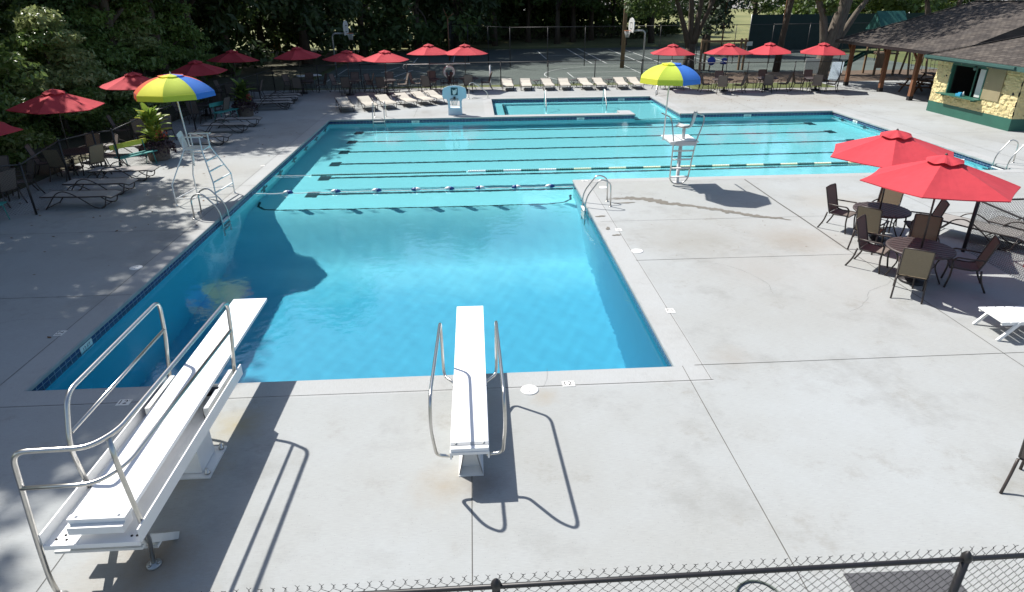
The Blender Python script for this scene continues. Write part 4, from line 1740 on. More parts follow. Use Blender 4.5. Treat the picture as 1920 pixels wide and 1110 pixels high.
# ------------------------------------------------------------------ pool ladders and rails
def pool_ladder(loc, rz, label, group='stainless pool ladders', steps=3, spread=.5, h=.75, down=1.15):
    """local: +y points out over the water, origin on the coping edge"""
    t = empty('pool_ladder', label, 'pool ladder', loc, rz, group)
    for s in (-1, 1):
        mb = MB()
        mb.tube(fillet([(s * spread / 2, -.62, 0), (s * spread / 2, -.60, h * .85), (s * spread / 2, -.3, h), (s * spread / 2, .08, h * .35), (s * spread / 2, .1, -.2), (s * spread / 2, .1, -down)], .22, 7), .02, 10)
        wet(mb.build('rail', 'steel', t))
        mb = MB()
        mb.lathe([(.05, 0), (.05, .012), (.025, .02)], 12, (s * spread / 2, -.62, 0))
        mb.build('flange', 'steel', t)
    for k in range(steps):
        mb = MB()
        z = -.12 - k * .27
        mb.box((-spread / 2, .06, z - .015), (spread / 2, .14, z + .015))
        wet(mb.build('step', 'dull_white', t))
    return t


pool_ladder((XL, 17.35, 0), R(-90), 'bent steel pool ladder on the shaded left edge by the lifeguard chair', h=.72)
pool_ladder((XR, 17.5, 0), R(90), 'steel pool ladder on the right edge of the deep end', h=.8)
pool_ladder((-4.65, Y2, 0), R(180), 'steel pool ladder at the far left of the lap pool', h=.8, spread=.56)
pool_ladder((XR2, 20.75, 0), R(90), 'steel pool ladder at the right end of the lap pool', h=.82, spread=.62)


def grab(loc, rz, label, kind=0):
    t = empty('handrail', label, 'handrail', loc, rz, 'small pool handrails')
    mb = MB()
    if kind == 0:
        pts = [(0, -1.0, 0), (0, -.95, .85), (0, -.7, .9), (0, .15, .3), (0, .2, -.05), (0, -.3, -.0), (0, -.75, .05), (0, -.78, 0)]
    else:
        pts = [(0, -.5, -.7), (0, -.5, .62), (0, -.1, .72), (0, .9, -.1), (0, .95, -.7)]
    mb.tube(fillet(pts, .16, 6), .022, 10)
    o = mb.build('rail', 'steel', t)
    if kind:
        wet(o)
    mb = MB()
    mb.lathe([(.05, 0), (.05, .012), (.03, .02)], 10, (0, -1.0 if kind == 0 else -.5, 0 if kind == 0 else -.74))
    mb.build('flange', 'steel', t)
    return t


grab((.62, 38.5, 0), R(-70), 'bent steel handrail at the left corner of the small pool')
grab((10.55, 38.2, 0), R(160), 'bent steel handrail at the right corner of the small pool')
grab((3.85, 36.0, 0), R(178), 'steel handrail standing in the small pool, left of two', 1)
grab((7.1, 36.0, 0), R(178), 'steel handrail standing in the small pool, right of two', 1)

# lane rope: alternating floats, and the safety rope with seven egg floats
t = empty('lane_rope', 'lane rope of green, white and yellow discs across the lap pool', 'lane rope', (0, 22.2, ZW + .02))
mb = MB()
mb.tube([(XL, 0, 0), (XR2, 0, 0)], .008, 5)
wet(mb.build('cable', 'float_white', t))
seg = [(-6.9, -.3, 'g')]
cur = -.3
alt = ['w', 'g']
k = 0
segs = []
while cur < 17.6:
    L = .62
    segs.append((cur, cur + L, 'g' if k % 2 else ('w' if k < 6 or k > 24 else 'y')))
    cur += L
    k += 1
for x0, x1, c in [(-5.7, -.35, 'g')] + segs:
    m_ = MB()
    x = x0
    while x < x1 - .05:
        Mx = Matrix.Translation((x + .03, 0, 0)) @ Matrix.Rotation(R(90), 4, 'Y')
        r_ = .03 if x < -.4 else .055
        m_.lathe([(.012, -.031), (r_, -.018), (r_, .018), (.012, .031)], 8, M=Mx)
        x += .062
    wet(m_.build('float_section', {'g': 'float_green', 'w': 'float_white', 'y': 'float_yellow'}[c], t))
t = empty('safety_rope', 'white rope with blue and white egg floats between deep and shallow water', 'safety rope', (0, 20.03, ZW + .03))
mb = MB()
pts = []
for k in range(60):
    x = XL + (XR - XL) * k / 59
    pts.append((x, .006 * math.sin(k * .6), -.015 + .01 * math.sin(k * 1.3)))
mb.tube(pts, .012, 6)
wet(mb.build('cable', 'float_white', t))
for i, x in enumerate((-5.94, -4.46, -3.18, -1.94, -.88, .09, 1.25, 2.33)):
    mb = MB()
    Mx = Matrix.Translation((x, 0, .01)) @ Matrix.Rotation(R(90), 4, 'Y')
    prof = [(.02, -.15), (.045, -.12), (.068, -.055), (.072, 0), (.068, .055), (.045, .12), (.02, .15)]
    mb.mat = 1 if i in (3, 5, 6) else 0
    mb.lathe(prof[:4], 14, M=Mx)
    mb.mat = 1 - mb.mat
    mb.lathe(prof[3:], 14, M=Mx)
    wet(mb.build('float', ['float_white', 'float_blue'], t))

# poolside basketball hoop with a square emblem
t = empty('pool_hoop', 'pale blue poolside basketball hoop with a square bird emblem', 'basketball hoop', (-.97, 32.95, 0), R(-2))
mb = MB()
mb.box((-.34, -.12, 0), (.34, .34, .34), taper=.96)
mb.build('base', 'hoop_white', t)
for s in (-1, 1):
    mb = MB()
    mb.box((s * .29 - .05, -.05, .34), (s * .29 + .05, .05, .8))
    mb.build('upright', 'hoop_white', t)
mb = MB()
out = [(-.36, .68), (.36, .68), (.40, .76), (.56, .80), (.60, .9), (.57, 1.22), (.5, 1.30), (.3, 1.37), (0, 1.40), (-.3, 1.37), (-.5, 1.30), (-.57, 1.22), (-.60, .9), (-.56, .80), (-.40, .76)]
mb.poly([(x, -.075, z) for x, z in out])
mb.poly([(x, 0, z) for x, z in out[::-1]])
for k in range(len(out)):
    a, b = out[k], out[(k + 1) % len(out)]
    mb.quad((a[0], 0, a[1]), (b[0], 0, b[1]), (b[0], -.075, b[1]), (a[0], -.075, a[1]))
bb = mb.build('backboard', 'hoop_white', t)
mb = MB()
mb.box((-.17, -.082, .95), (.17, -.0755, 1.31))
mb.mat = 1
bird = [(-.12, 1.25), (-.06, 1.17), (.02, 1.20), (.06, 1.17), (.08, 1.26), (.13, 1.25), (.12, 1.12), (.09, 1.03), (.02, .98), (-.06, .98), (-.09, 1.06), (-.08, 1.14)]
mb.poly([(x, -.0835, z) for x, z in bird])
mb.build('emblem', ['line_teal', 'float_white'], bb)
mb = MB()
for k in range(20):
    a0, a1 = 2 * PI * k / 20, 2 * PI * (k + 1) / 20
    mb.tube([(.2 * math.cos(a0), -.32 + .2 * math.sin(a0), .80), (.2 * math.cos(a1), -.32 + .2 * math.sin(a1), .80)], .011, 5)
mb.box((-.05, -.14, .76), (.05, -.076, .88))
mb.build('rim', 'black_metal', t)
mb = MB()
for k in range(12):
    a0, a1 = 2 * PI * k / 12, 2 * PI * (k + 1) / 12
    mb.tube([(.19 * math.cos(a0), -.32 + .19 * math.sin(a0), .79), (.11 * math.cos(a1), -.32 + .11 * math.sin(a1), .5)], .005, 4)
    mb.tube([(.19 * math.cos(a1), -.32 + .19 * math.sin(a1), .79), (.11 * math.cos(a0), -.32 + .11 * math.sin(a0), .5)], .005, 4)
mb.build('net', 'net', t)

t = empty('folding_table', 'white folding table on the grass left of the court', 'table', (-10.9, 45.4, -.08), R(28))
mb = MB()
mb.box((-.75, -.38, .70), (.75, .38, .745))
mb.build('tabletop', 'white_paint', t)
for sx in (-1, 1):
    mb = MB()
    mb.tube(fillet([(sx * .6, -.3, 0), (sx * .58, -.3, .69), (sx * .58, .3, .69), (sx * .6, .3, 0)], .05), .015, 6)
    mb.build('leg', 'galvanized', t)

# ------------------------------------------------------------------ chain-link fences
def fence(name, pts, h, label, pitch=.075, post_gap=2.6, wire=.0022, rail=True, mat_='black_metal', wmat='wire_black', posts=None, bottom=True, woven=False, pr=.03, barbs=False):
    t = empty(name, label, 'fence', (pts[0][0], pts[0][1], 0))
    o = Vector((pts[0][0], pts[0][1], 0))
    mesh_, rl = MB(), MB()
    P = [Vector((*p, 0)) - o for p in pts]
    spots = []
    for a, b in zip(P[:-1], P[1:]):
        d = b - a
        L = d.length
        d.normalize()
        nn = Vector((-d.y, d.x, 0))
        up = Vector((0, 0, 1))
        k = max(1, round(L / post_gap))
        for i in range(k):
            spots.append(a + d * L * i / k)
        if rail:
            rl.tube([a + up * h, b + up * h], .018 if woven else .021, 8)
        if woven:
            m = int(L / pitch)
            nz = int(h / (pitch / 2))
            for i in range(m):
                x0 = i * pitch
                w_ = []
                for q in range(nz + 1):
                    z = h + .035 - q * pitch / 2
                    side = (q % 2)
                    w_.append(a + d * (x0 + (pitch * .53 if side else -.03 * pitch) + rnd.uniform(-.002, .002)) + nn * (.035 + (.005 if side else -.005)) + up * z)
                # rounded knuckles
                f = []
                for q in range(len(w_) - 1):
                    f.append(w_[q])
                    f.append(w_[q].lerp(w_[q + 1], .15) + nn * (.002 if q % 2 else -.002))
                    f.append(w_[q].lerp(w_[q + 1], .85) + nn * (.002 if q % 2 else -.002))
                mesh_.tube(f, wire, 4, caps=False)
                w2 = []
                for q in range(nz + 1):
                    z = h + .035 - q * pitch / 2
                    side = (q % 2)
                    w2.append(a + d * (x0 + (-pitch * .53 if side else .03 * pitch)) + nn * (.035 + (-.005 if side else .005)) + up * z)
                mesh_.tube(w2, wire, 4, caps=False)
                p0 = a + d * x0 + nn * .035 + up * (h + .035)
                for sg in (-1, 1):
                    mesh_.tube([p0 + d * sg * .008, p0 - d * sg * .004 + up * .018, p0 + d * sg * .016 + up * .034 + nn * rnd.uniform(-.01, .01)], wire, 4)
        else:
            m = int((L + h) / pitch)
            for i in range(m):
                for sg in (1, -1):
                    # straight diagonal wires clipped to the panel
                    x0, x1 = i * pitch - h, i * pitch
                    z0, z1 = .03, h
                    if sg < 0:
                        z0, z1 = h, .03
                    if x1 <= 0 or x0 >= L:
                        continue
                    ta = max(0, (0 - x0) / (x1 - x0))
                    tb = min(1, (L - x0) / (x1 - x0))
                    pa = a + d * (x0 + (x1 - x0) * ta) + up * (z0 + (z1 - z0) * ta) + nn * (.03 + .003 * sg)
                    pb = a + d * (x0 + (x1 - x0) * tb) + up * (z0 + (z1 - z0) * tb) + nn * (.03 + .003 * sg)
                    mesh_.tube([pa, pb], wire, 3, caps=False)
            if barbs:
                for i in range(int(L / pitch)):
                    p0 = a + d * i * pitch + nn * .03 + up * h
                    mesh_.tube([p0 + d * .015, p0 + up * .03, p0 - d * .015 + up * .045], wire, 3, caps=False)
    spots.append(P[-1])
    for i, p in enumerate(spots):
        mb = MB()
        mb.tube([p, p + Vector((0, 0, h + .02))], pr, 8)
        mb.lathe([(pr + .008, h - .01), (pr + .008, h + .03), (pr * .6, h + .06), (.001, h + .075)], 8, p)
        mb.build('post', mat_, t)
    if rail:
        rl.build('top_rail', mat_, t)
    mesh_.build('chain_link', wmat, t)
    return t


fence('front_fence', [(-3.23, 3.04), (6.58, 3.09)], 1.872, 'black chain-link fence crossing the bottom of the picture', .0785, 3.27, .0019, woven=True, pr=.028)
fence('left_fence', [(-16.2, 16.6), (-12.25, 17.85), (-13.05, 21.04), (-12.66, 22.3), (-12.2, 22.62), (-12.5, 26.5), (-12.55, 30.1), (-12.9, 33.0), (-12.6, 36.2), (-12.4, 39.4), (-12.3, 42.2)],
      1.4, 'black chain-link fence zigzagging in front of the shaded left tables', .075, 3.4, .0016)
fence('far_fence', [(-12.3, 42.2), (-7.1, 43.1), (-1.3, 43.25), (13.9, 43.3)], 1.5, 'black chain-link fence between the far loungers and the sports court', .09, 2.95, .002)
fence('far_fence', [(13.95, 43.25), (13.95, 40.85), (22.7, 40.65)], 1.5, 'black chain-link fence behind the right-hand row of red umbrellas', .09, 2.9, .002)
fence('right_fence', [(16.5, 13.15), (11.09, 13.16), (11.0, 8.9), (11.0, 4.0)], 1.22, 'black chain-link corner fence at right behind the near tables', .06, 2.6, .0032, barbs=True, pr=.04)
fence('court_fence', [(-2.1, 62.6), (-1.9, 75)], 3.0, 'tall chain-link fence at the left end of the tennis courts', .14, 3.1, .0018, mat_='black_metal')
fence('court_fence', [(-2.1, 62.5), (3.0, 55.2), (12.1, 55.2), (24.5, 55.2), (34, 56)], 3.0, 'tall chain-link fence crossing the court behind the right hoop', .14, 3.1, .0018, mat_='black_metal')
t = empty('windscreen_fence', 'tall fence with a dark green windscreen at the back of the tennis court', 'fence', (27.6, 67.5, 0))
mb = MB()
for k in range(14):
    for j in range(3):
        a, b = k * 1.6, (k + 1) * 1.6
        mb.quad((a, .04 * math.sin(k * 1.7 + j), .05 + j * 1.1), (b, .04 * math.sin((k + 1) * 1.7 + j), .05 + j * 1.1), (b, .04 * math.sin((k + 1) * 1.7 + j + 1), .05 + (j + 1) * 1.1), (a, .04 * math.sin(k * 1.7 + j + 1), .05 + (j + 1) * 1.1))
mb.build('windscreen', 'windscreen', t)
for k in range(8):
    mb = MB()
    mb.tube([(k * 3.2, .1, -.1), (k * 3.2, .1, 3.4)], .04, 6)
    mb.build('post', 'galvanized', t)

mb = MB()
mb.box((-.28, -.03, 1.5), (.28, -.01, 1.82))
tag(mb.build('fence_sign', 'paper', loc=(22.6, 55.15, -.1)), 'small white sign wired to the tall court fence', 'sign')

# rescue pole and ring buoy on the far fence
mb = MB()
mb.tube([(-4.15, 43.05, 1.46), (-.2, 43.05, 1.46)], .022, 8)
mb.tube(fillet([(-4.15, 43.05, 1.46), (-4.35, 43.05, 1.46), (-4.45, 43.05, 1.3), (-4.35, 43.05, 1.2)], .08), .012, 6)
tag(mb.build('rescue_pole', 'white_paint'), 'long white rescue pole hung along the far fence', 'rescue pole')
t = empty('ring_buoy', 'white ring buoy hanging on the far fence behind the pool hoop', 'ring buoy', (-1.55, 42.98, 1.0))
mb = MB()
for k in range(28):
    a0, a1 = 2 * PI * k / 28, 2 * PI * (k + 1) / 28
    mb.tube([(.3 * math.cos(a0), 0, .3 * math.sin(a0)), (.3 * math.cos(a1), 0, .3 * math.sin(a1))], .075, 10, caps=False)
mb.build('ring', 'white_paint', t)
mb = MB()
for s in (-1, 1):
    mb.tube([(s * .12, .02, .28), (s * .06, .02, .48)], .015, 6)
for k in range(36):
    a0, a1 = 2 * PI * k / 36, 2 * PI * (k + 1) / 36
    r0, r1 = .40 + .02 * math.cos(4 * a0), .40 + .02 * math.cos(4 * a1)
    mb.tube([(r0 * math.cos(a0), 0, r0 * math.sin(a0)), (r1 * math.cos(a1), 0, r1 * math.sin(a1))], .01, 4)
mb.build('rope', 'rope', t)
mb = MB()
mb.tube([(1.05, 43.0, 0), (1.05, 43.0, 1.32)], .05, 8)
mb.lathe([(.055, 1.32), (.03, 1.36), (.001, 1.37)], 8, (1.05, 43.0, 0))
tag(mb.build('white_post', 'white_paint'), 'short white post standing at the far fence left of the loungers', 'post')

# grey mat and hose behind the front fence
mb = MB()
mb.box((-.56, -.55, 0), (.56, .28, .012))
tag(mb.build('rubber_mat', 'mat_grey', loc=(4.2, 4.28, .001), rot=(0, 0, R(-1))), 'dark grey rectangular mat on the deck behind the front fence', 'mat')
mb = MB()
pts = []
for k in range(26):
    a = PI * 1.05 - k * PI * 1.15 / 25
    pts.append((2.66 + .24 * math.cos(a), 4.28 + .26 * math.sin(a), .016))
pts += [(2.95, 4.0, .016), (3.0, 3.5, .016)]
mb.tube(pts, .011, 6)
tag(mb.build('hose', 'hose'), 'dark curved hose lying on the deck at the front fence', 'hose')

# ------------------------------------------------------------------ court hoops, pole, swing frame
def court_hoop(x, y, s, label):
    t = empty('court_hoop', label, 'basketball hoop', (x, y, -.1), 0, 'court basketball hoops')
    mb = MB()
    mb.tube(fillet([(0, 0, 0), (0, 0, 2.9), (s * .15, 0, 3.05), (s * .9, 0, 3.05)], .5, 8), .06, 10)
    mb.tube([(s * .75, 0, 3.0), (s * 1.0, 0, 3.3)], .04, 6)
    mb.build('pole', 'galvanized', t)
    mb = MB()
    pts = [(-.6, 2.95), (.6, 2.95), (.78, 3.3), (.7, 3.65), (.4, 3.85), (0, 3.92), (-.4, 3.85), (-.7, 3.65), (-.78, 3.3)]
    M = Matrix.Translation((s * 1.0, 0, 0)) @ Matrix.Rotation(R(-2 * s), 4, 'Z')
    mb.poly([M @ Vector((0, yy, z)) for yy, z in pts])
    mb.poly([M @ Vector((s * .05, yy, z)) for yy, z in pts[::-1]])
    for k in range(len(pts)):
        a, b = pts[k], pts[(k + 1) % len(pts)]
        mb.quad(M @ Vector((0, a[0], a[1])), M @ Vector((0, b[0], b[1])), M @ Vector((s * .05, b[0], b[1])), M @ Vector((s * .05, a[0], a[1])))
    mb.mat = 1
    for a, b, c, d in ((-.3, 3.55, .3, 3.6), (-.3, 3.15, .3, 3.2), (-.3, 3.2, -.25, 3.55), (.25, 3.2, .3, 3.55)):
        mb.quad(*[M @ Vector((s * .053, yy, z)) for yy, z in ((a, b), (c, b), (c, d), (a, d))])
    mb.build('backboard', ['backboard', 'ink'], t)
    mb = MB()
    c = M @ Vector((s * .3, 0, 3.05))
    for k in range(20):
        a0, a1 = 2 * PI * k / 20, 2 * PI * (k + 1) / 20
        mb.tube([c + Vector((.23 * math.cos(a0), .23 * math.sin(a0), 0)), c + Vector((.23 * math.cos(a1), .23 * math.sin(a1), 0))], .015, 5)
    mb.build('rim', 'orange_metal', t)
    mb = MB()
    for k in range(10):
        a0, a1 = 2 * PI * k / 10, 2 * PI * (k + 1) / 10
        for p, q in ((a0, a1), (a1, a0)):
            mb.tube([c + Vector((.22 * math.cos(p), .22 * math.sin(p), -.02)), c + Vector((.12 * math.cos(q), .12 * math.sin(q), -.45))], .01, 4)
    mb.build('net', 'net', t)


court_hoop(-10.05, 50.35, 1, 'gooseneck basketball hoop on the court at left, before the dark trees')
court_hoop(12.46, 49.37, -1, 'gooseneck basketball hoop on the court at right, by the wooden pole')
mb = MB()
mb.tube([(0, 0, 0), (.05, 0, 5), (.08, 0, 10.5)], [.17, .15, .12], 10)
tag(mb.build('utility_pole', 'timber', loc=(12.03, 54.43, -.1)), 'tall brown wooden pole beside the right basketball hoop', 'pole')
mb = MB()
mb.tube([(0, 0, 0), (0, 0, 3.6)], .05, 8)
mb.tube([(0, 0, 3.6), (.55, 0, 4.0)], .035, 6)
mb.tube([(0, 0, 3.6), (-.35, 0, 4.4)], .03, 6)
tag(mb.build('fence_gate_post', 'cedar', loc=(-2.15, 62.4, -.1)), 'brown corner post with a forked top at the left of the tennis fence', 'post')

t = empty('swing_frame', 'wooden play frame with double posts and a top beam behind the umbrellas', 'swing frame', (17.5, 51.6, -.1))
for k, x in enumerate((0, .32, 3.05, 3.37)):
    mb = MB()
    mb.box((x - .07, -.07, 0), (x + .07, .07, 2.3))
    mb.build('post', 'timber', t)
mb = MB()
mb.box((-.15, -.22, 2.05), (3.5, -.075, 2.2))
mb.build('beam', 'timber', t)
t = empty('sand_toy', 'round blue play digger standing under the wooden play frame', 'play equipment', (18.1, 51.2, -.1), 0)
mb = MB()
mb.tube([(0, 0, 0), (.05, 0, .6)], .05, 6)
mb.build('stand', 'timber', t)
mb = MB()
mb.lathe([(.001, -.06), (.3, -.05), (.32, 0), (.3, .05), (.001, .06)], 16, M=Matrix.Translation((.1, -.1, .75)) @ Matrix.Rotation(R(80), 4, 'X'))
mb.build('disc', 'toy_blue', t)
t = empty('sand_toy', 'blue stacked play seat standing under the wooden play frame', 'play equipment', (19.1, 51.0, -.1), 0)
mb = MB()
mb.tube([(0, 0, 0), (0, 0, .6)], .05, 6)
mb.build('stand', 'black_metal', t)
mb = MB()
mb.lathe([(.001, .5), (.24, .52), (.28, .62), (.2, .7)], 14)
mb.lathe([(.001, .74), (.2, .76), (.24, .86), (.15, .95), (.001, .98)], 14, (.06, 0, 0))
mb.build('seat', 'toy_blue', t)

# ------------------------------------------------------------------ concession building
t = empty('concession_building', 'yellow split-face block concession stand with a dark green base and serving window', 'building', (22.5, 26.3, 0))
BX, BY = 11.0, 5.36
WY0, WY1, WZ0, WZ1 = 2.05, 4.3, 1.0, 2.32


def rough(u, z, seed):
    bz = math.floor(z / .2)
    off = .2 if bz % 2 else 0
    bu = math.floor((u + off) / .4)
    fu, fz = ((u + off) / .4) % 1, (z / .2) % 1
    edge = min(min(fu, 1 - fu) * .4, min(fz, 1 - fz) * .2)
    h = noise.noise(Vector((u * 7 + bu * 3.1, z * 8 + bz * 5.7, seed))) * .036 + noise.noise(Vector((u * 17, z * 17, seed + 9))) * .014
    hh = noise.cell(Vector((bu * 1.37 + .5, bz * 2.11 + .5, seed))) * .022
    m = min(1, edge / .018)
    return .012 + (h + hh + .02) * m


def rough_wall(mb, axis, length, z0, z1, hole=None, step=.04, seed=1.0):
    nu, nz = int(length / step), int((z1 - z0) / step)
    idx = {}

    def vid(i, j):
        if (i, j) not in idx:
            u, z = length * i / nu, z0 + (z1 - z0) * j / nz
            d = rough(u, z, seed)
            idx[(i, j)] = len(mb.v)
            mb.v.append((-d, u, z) if axis == 'y' else (u, -d, z))
        return idx[(i, j)]
    for i in range(nu):
        for j in range(nz):
            uc, zc = length * (i + .5) / nu, z0 + (z1 - z0) * (j + .5) / nz
            if hole and hole[0] < uc < hole[1] and hole[2] < zc < hole[3]:
                continue
            q = (vid(i, j), vid(i, j + 1), vid(i + 1, j + 1), vid(i + 1, j))
            mb.face(q if axis == 'y' else q[::-1])


mb = MB()
rough_wall(mb, 'y', BY, .5, 2.6, (WY0, WY1, WZ0, WZ1))
rough_wall(mb, 'x', 9.0, .5, 2.6, (.55, 2.4, 1.0, 2.2), seed=4.0)
wallo = mb.build('block_wall', 'block_yellow', t)
mb = MB()
mb.box((-.03, -.03, 0), (BX, .2, .5))
mb.box((-.03, .2, 0), (.2, BY + .02, .5))
mb.box((.2, BY - .2, 0), (BX, BY, .5))
mb.build('base_course', 'green_paint', t)
mb = MB()
# inner shell: reveals, back wall, floor
x0 = .22
mb.box((0, -.0, .5), (.2, WY0, 2.6))
mb.box((0, WY1, .5), (.2, BY, 2.6))
mb.box((0, WY0, .5), (.2, WY1, WZ0 - .02))
mb.box((0, WY0, WZ1 + .02), (.2, WY1, 2.6))
mb.box((.2, 0, .5), (.55, .2, 2.6))
mb.box((2.4, 0, .5), (BX, .2, 2.6))
mb.box((.55, 0, .5), (2.4, .2, .98))
mb.box((.55, 0, 2.22), (2.4, .2, 2.6))
mb.box((.2, BY - .2, .5), (BX, BY, 2.6))
mb.box((4.2, .2, .05), (4.3, BY - .2, 2.6))
mb.box((.2, .2, .02), (4.2, BY - .2, .05))
mb.build('inner_wall', 'dark_room', t)
mb = MB()
f = .06
for a, b in (((-.06, WY0 - .02, WZ0), (.1, WY0 + f, WZ1)), ((-.06, WY1 - f, WZ0), (.1, WY1 + .02, WZ1)), ((-.06, WY0 + f, WZ1 - f), (.1, WY1 - f, WZ1 + .03)), ((.06, WY0 + .75, WZ0), (.1, WY0 + .81, WZ1 - f))):
    mb.box(a, b)
wf = mb.build('window_frame', 'green_paint', t)
mb = MB()
mb.box((.12, WY0 + .05, WZ0 + .03), (.135, WY0 + .62, WZ1 - .1))
mb.build('price_board', 'paper', wf)
mb = MB()
mb.box((-.38, WY0 - .12, WZ0 - .045), (.15, WY1 + .25, WZ0 - .003))
mb.box((-.34, WY0 + .1, WZ0 - .12), (-.06, WY0 + .14, WZ0 - .046))
mb.box((-.34, WY1 - .14, WZ0 - .12), (-.06, WY1 - .1, WZ0 - .046))
mb.build('counter', 'green_paint', t)
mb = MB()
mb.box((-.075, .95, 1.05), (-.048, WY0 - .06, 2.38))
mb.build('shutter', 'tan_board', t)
mb = MB()
mb.box((-.1, WY0 - .1, WZ1 + .04), (-.05, BY - .95, 2.6))
mb.build('header_beam', 'cedar', t)
# roof of the stand: hipped, with a fascia and gutter
ex, z_e, pitch_ = -.55, 2.62, .36
EY0, EY1, EX1 = -1.3, BY + .25, BX + .5
ym = (EY0 + EY1) / 2
run = (EY1 - EY0) / 2
mb = MB()
A, B, Cc, D_ = (ex, EY0, z_e), (ex, EY1, z_e), (EX1, EY1, z_e), (EX1, EY0, z_e)
Rg0, Rg1 = (ex + run, ym, z_e + run * pitch_), (EX1, ym, z_e + run * pitch_)
mb.poly([B, A, Rg0])
mb.poly([A, D_, Rg1, Rg0])
mb.poly([Cc, B, Rg0, Rg1])
mb.poly([(A[0], A[1], z_e - .05), (B[0], B[1], z_e - .05), (Cc[0], Cc[1], z_e - .05), (D_[0], D_[1], z_e - .05)])
roof = mb.build('roof', 'roof_shingle', t)
mb = MB()
for p, q in ((B, Rg0), (A, Rg0)):
    p, q = Vector(p), Vector(q)
    nseg = 22
    for k in range(nseg):
        mb.bar(p.lerp(q, k / nseg) + Vector((0, 0, .02)), p.lerp(q, (k + .92) / nseg) + Vector((0, 0, .04)), .24, .02)
mb.build('hip_cap', 'shingle_dark', roof)
mb = MB()
mb.box((ex - .03, EY0 - .03, z_e - .2), (ex, EY1 + .03, z_e - .01))
mb.box((ex, EY0 - .03, z_e - .2), (EX1, EY0, z_e - .01))
mb.box((ex, EY1, z_e - .2), (EX1, EY1 + .03, z_e - .01))
mb.box((ex - .12, EY0 + 1.2, z_e - .13), (ex - .031, EY1 + .0, z_e - .03))
mb.build('fascia', 'fascia_green', t)
mb = MB()
mb.lathe([(.001, -.16), (.07, -.13), (.085, -.04), (.06, .02), (.02, .04), (.02, .09)], 12, (-.25, 2.55, 2.33))
mb.build('wall_lamp', 'fascia_green', t)
for i, (y, w_, h_, m_, lab, cat) in enumerate(((3.2, .16, .10, 'poster_blue', 'small bright blue box on the serving counter', 'box'),)):
    mb = MB()
    mb.box((-.1, -w_, 0), (.1, w_, h_))
    mb.box((-.06, -w_ + .03, h_), (.06, w_ - .1, h_ + .06))
    tag(mb.build('counter_box', m_, loc=(22.35, 26.3 + y, WZ0)), lab, cat)
t2 = empty('napkin_holder', 'pale paper holder on the serving counter', 'holder', (22.4, 29.35, WZ0))
mb = MB()
mb.lathe([(.05, 0), (.05, .06), (.02, .2), (.001, .22)], 10)
mb.build('body', 'paper', t2)

# ------------------------------------------------------------------ picnic pavilion
t = empty('picnic_pavilion', 'open timber picnic pavilion with a big dark shingle hip roof', 'pavilion', (23.6, 34.9, 0))
ox, oy = 23.6, 34.9
for x, y in ((23.5, 41.2), (24.0, 38.3), (23.65, 34.9), (30.5, 41.2), (30.5, 38.2), (30.5, 34.9), (36.5, 41.2), (36.5, 34.9), (30.5, 32.4)):
    mb = MB()
    mb.box((x - ox - .1, y - oy - .1, .0), (x - ox + .1, y - oy + .1, 2.62))
    p_ = mb.build('post', 'cedar', t)
    mb = MB()
    mb.box((x - ox - .115, y - oy - .115, .0), (x - ox + .115, y - oy + .115, .22))
    mb.build('post_base', 'black_metal', p_)
    mb = MB()
    mb.bar((x - ox, y - oy + .1, 2.0), (x - ox, y - oy + .7, 2.6), .09, .09)
    mb.build('brace', 'cedar', p_)
mb = MB()
mb.box((23.5 - ox, 31.8 - oy, 2.45), (23.72 - ox, 41.7 - oy, 2.64))
mb.box((30.4 - ox, 31.8 - oy, 2.45), (30.6 - ox, 41.7 - oy, 2.64))
mb.box((23.72 - ox, 41.1 - oy, 2.45), (37 - ox, 41.3 - oy, 2.64))
mb.build('beam', 'cedar', t)
EX0, EX2, PY0, PY1, ze = 22.75 - ox, 39 - ox, 24.2 - oy, 42.0 - oy, 2.66
zr = 4.85
rx = 28.6 - ox
mb = MB()
A, B, C2, D2 = (EX0, PY0 + 7.2, ze), (EX0, PY1, ze), (EX2, PY1, ze), (EX2, PY0 + 7.2, ze)
Ra, Rb, Rc = (rx, PY0 + 7.2, zr), (rx, 38.4 - oy, zr), (EX2 - 5, 38.4 - oy, zr)
mb.poly([A, B, Rb, Ra][::-1])
mb.poly([B, C2, Rc, Rb][::-1])
mb.poly([C2, D2, (EX2 - 5, PY0 + 7.2, zr), Rc][::-1])
mb.poly([Ra, Rb, Rc, (EX2 - 5, PY0 + 7.2, zr)][::-1])
mb.poly([(A[0], A[1], ze - .06), (B[0], B[1], ze - .06), (C2[0], C2[1], ze - .06), (D2[0], D2[1], ze - .06)])
mb.poly([A, Ra, (EX2 - 5, PY0 + 7.2, zr), D2][::-1])
roof = mb.build('roof', 'roof_shingle', t)
mb = MB()
for p, q in ((B, Rb),):
    p, q = Vector(p), Vector(q)
    for k in range(30):
        mb.bar(p.lerp(q, k / 30) + Vector((0, 0, .02)), p.lerp(q, (k + .92) / 30) + Vector((0, 0, .03)), .24, .02)
for k in range(26):
    mb.bar(Vector(Ra).lerp(Vector(Rb), k / 26) + Vector((0, 0, .02)), Vector(Ra).lerp(Vector(Rb), (k + .92) / 26) + Vector((0, 0, .03)), .24, .02)
mb.build('ridge_cap', 'shingle_dark', roof)
mb = MB()
mb.box((EX0 - .03, PY0 + 7.5, ze - .16), (EX0, PY1 + .03, ze - .01))
mb.box((EX0, PY1, ze - .16), (EX2, PY1 + .03, ze - .01))
mb.build('fascia', 'black_metal', t)


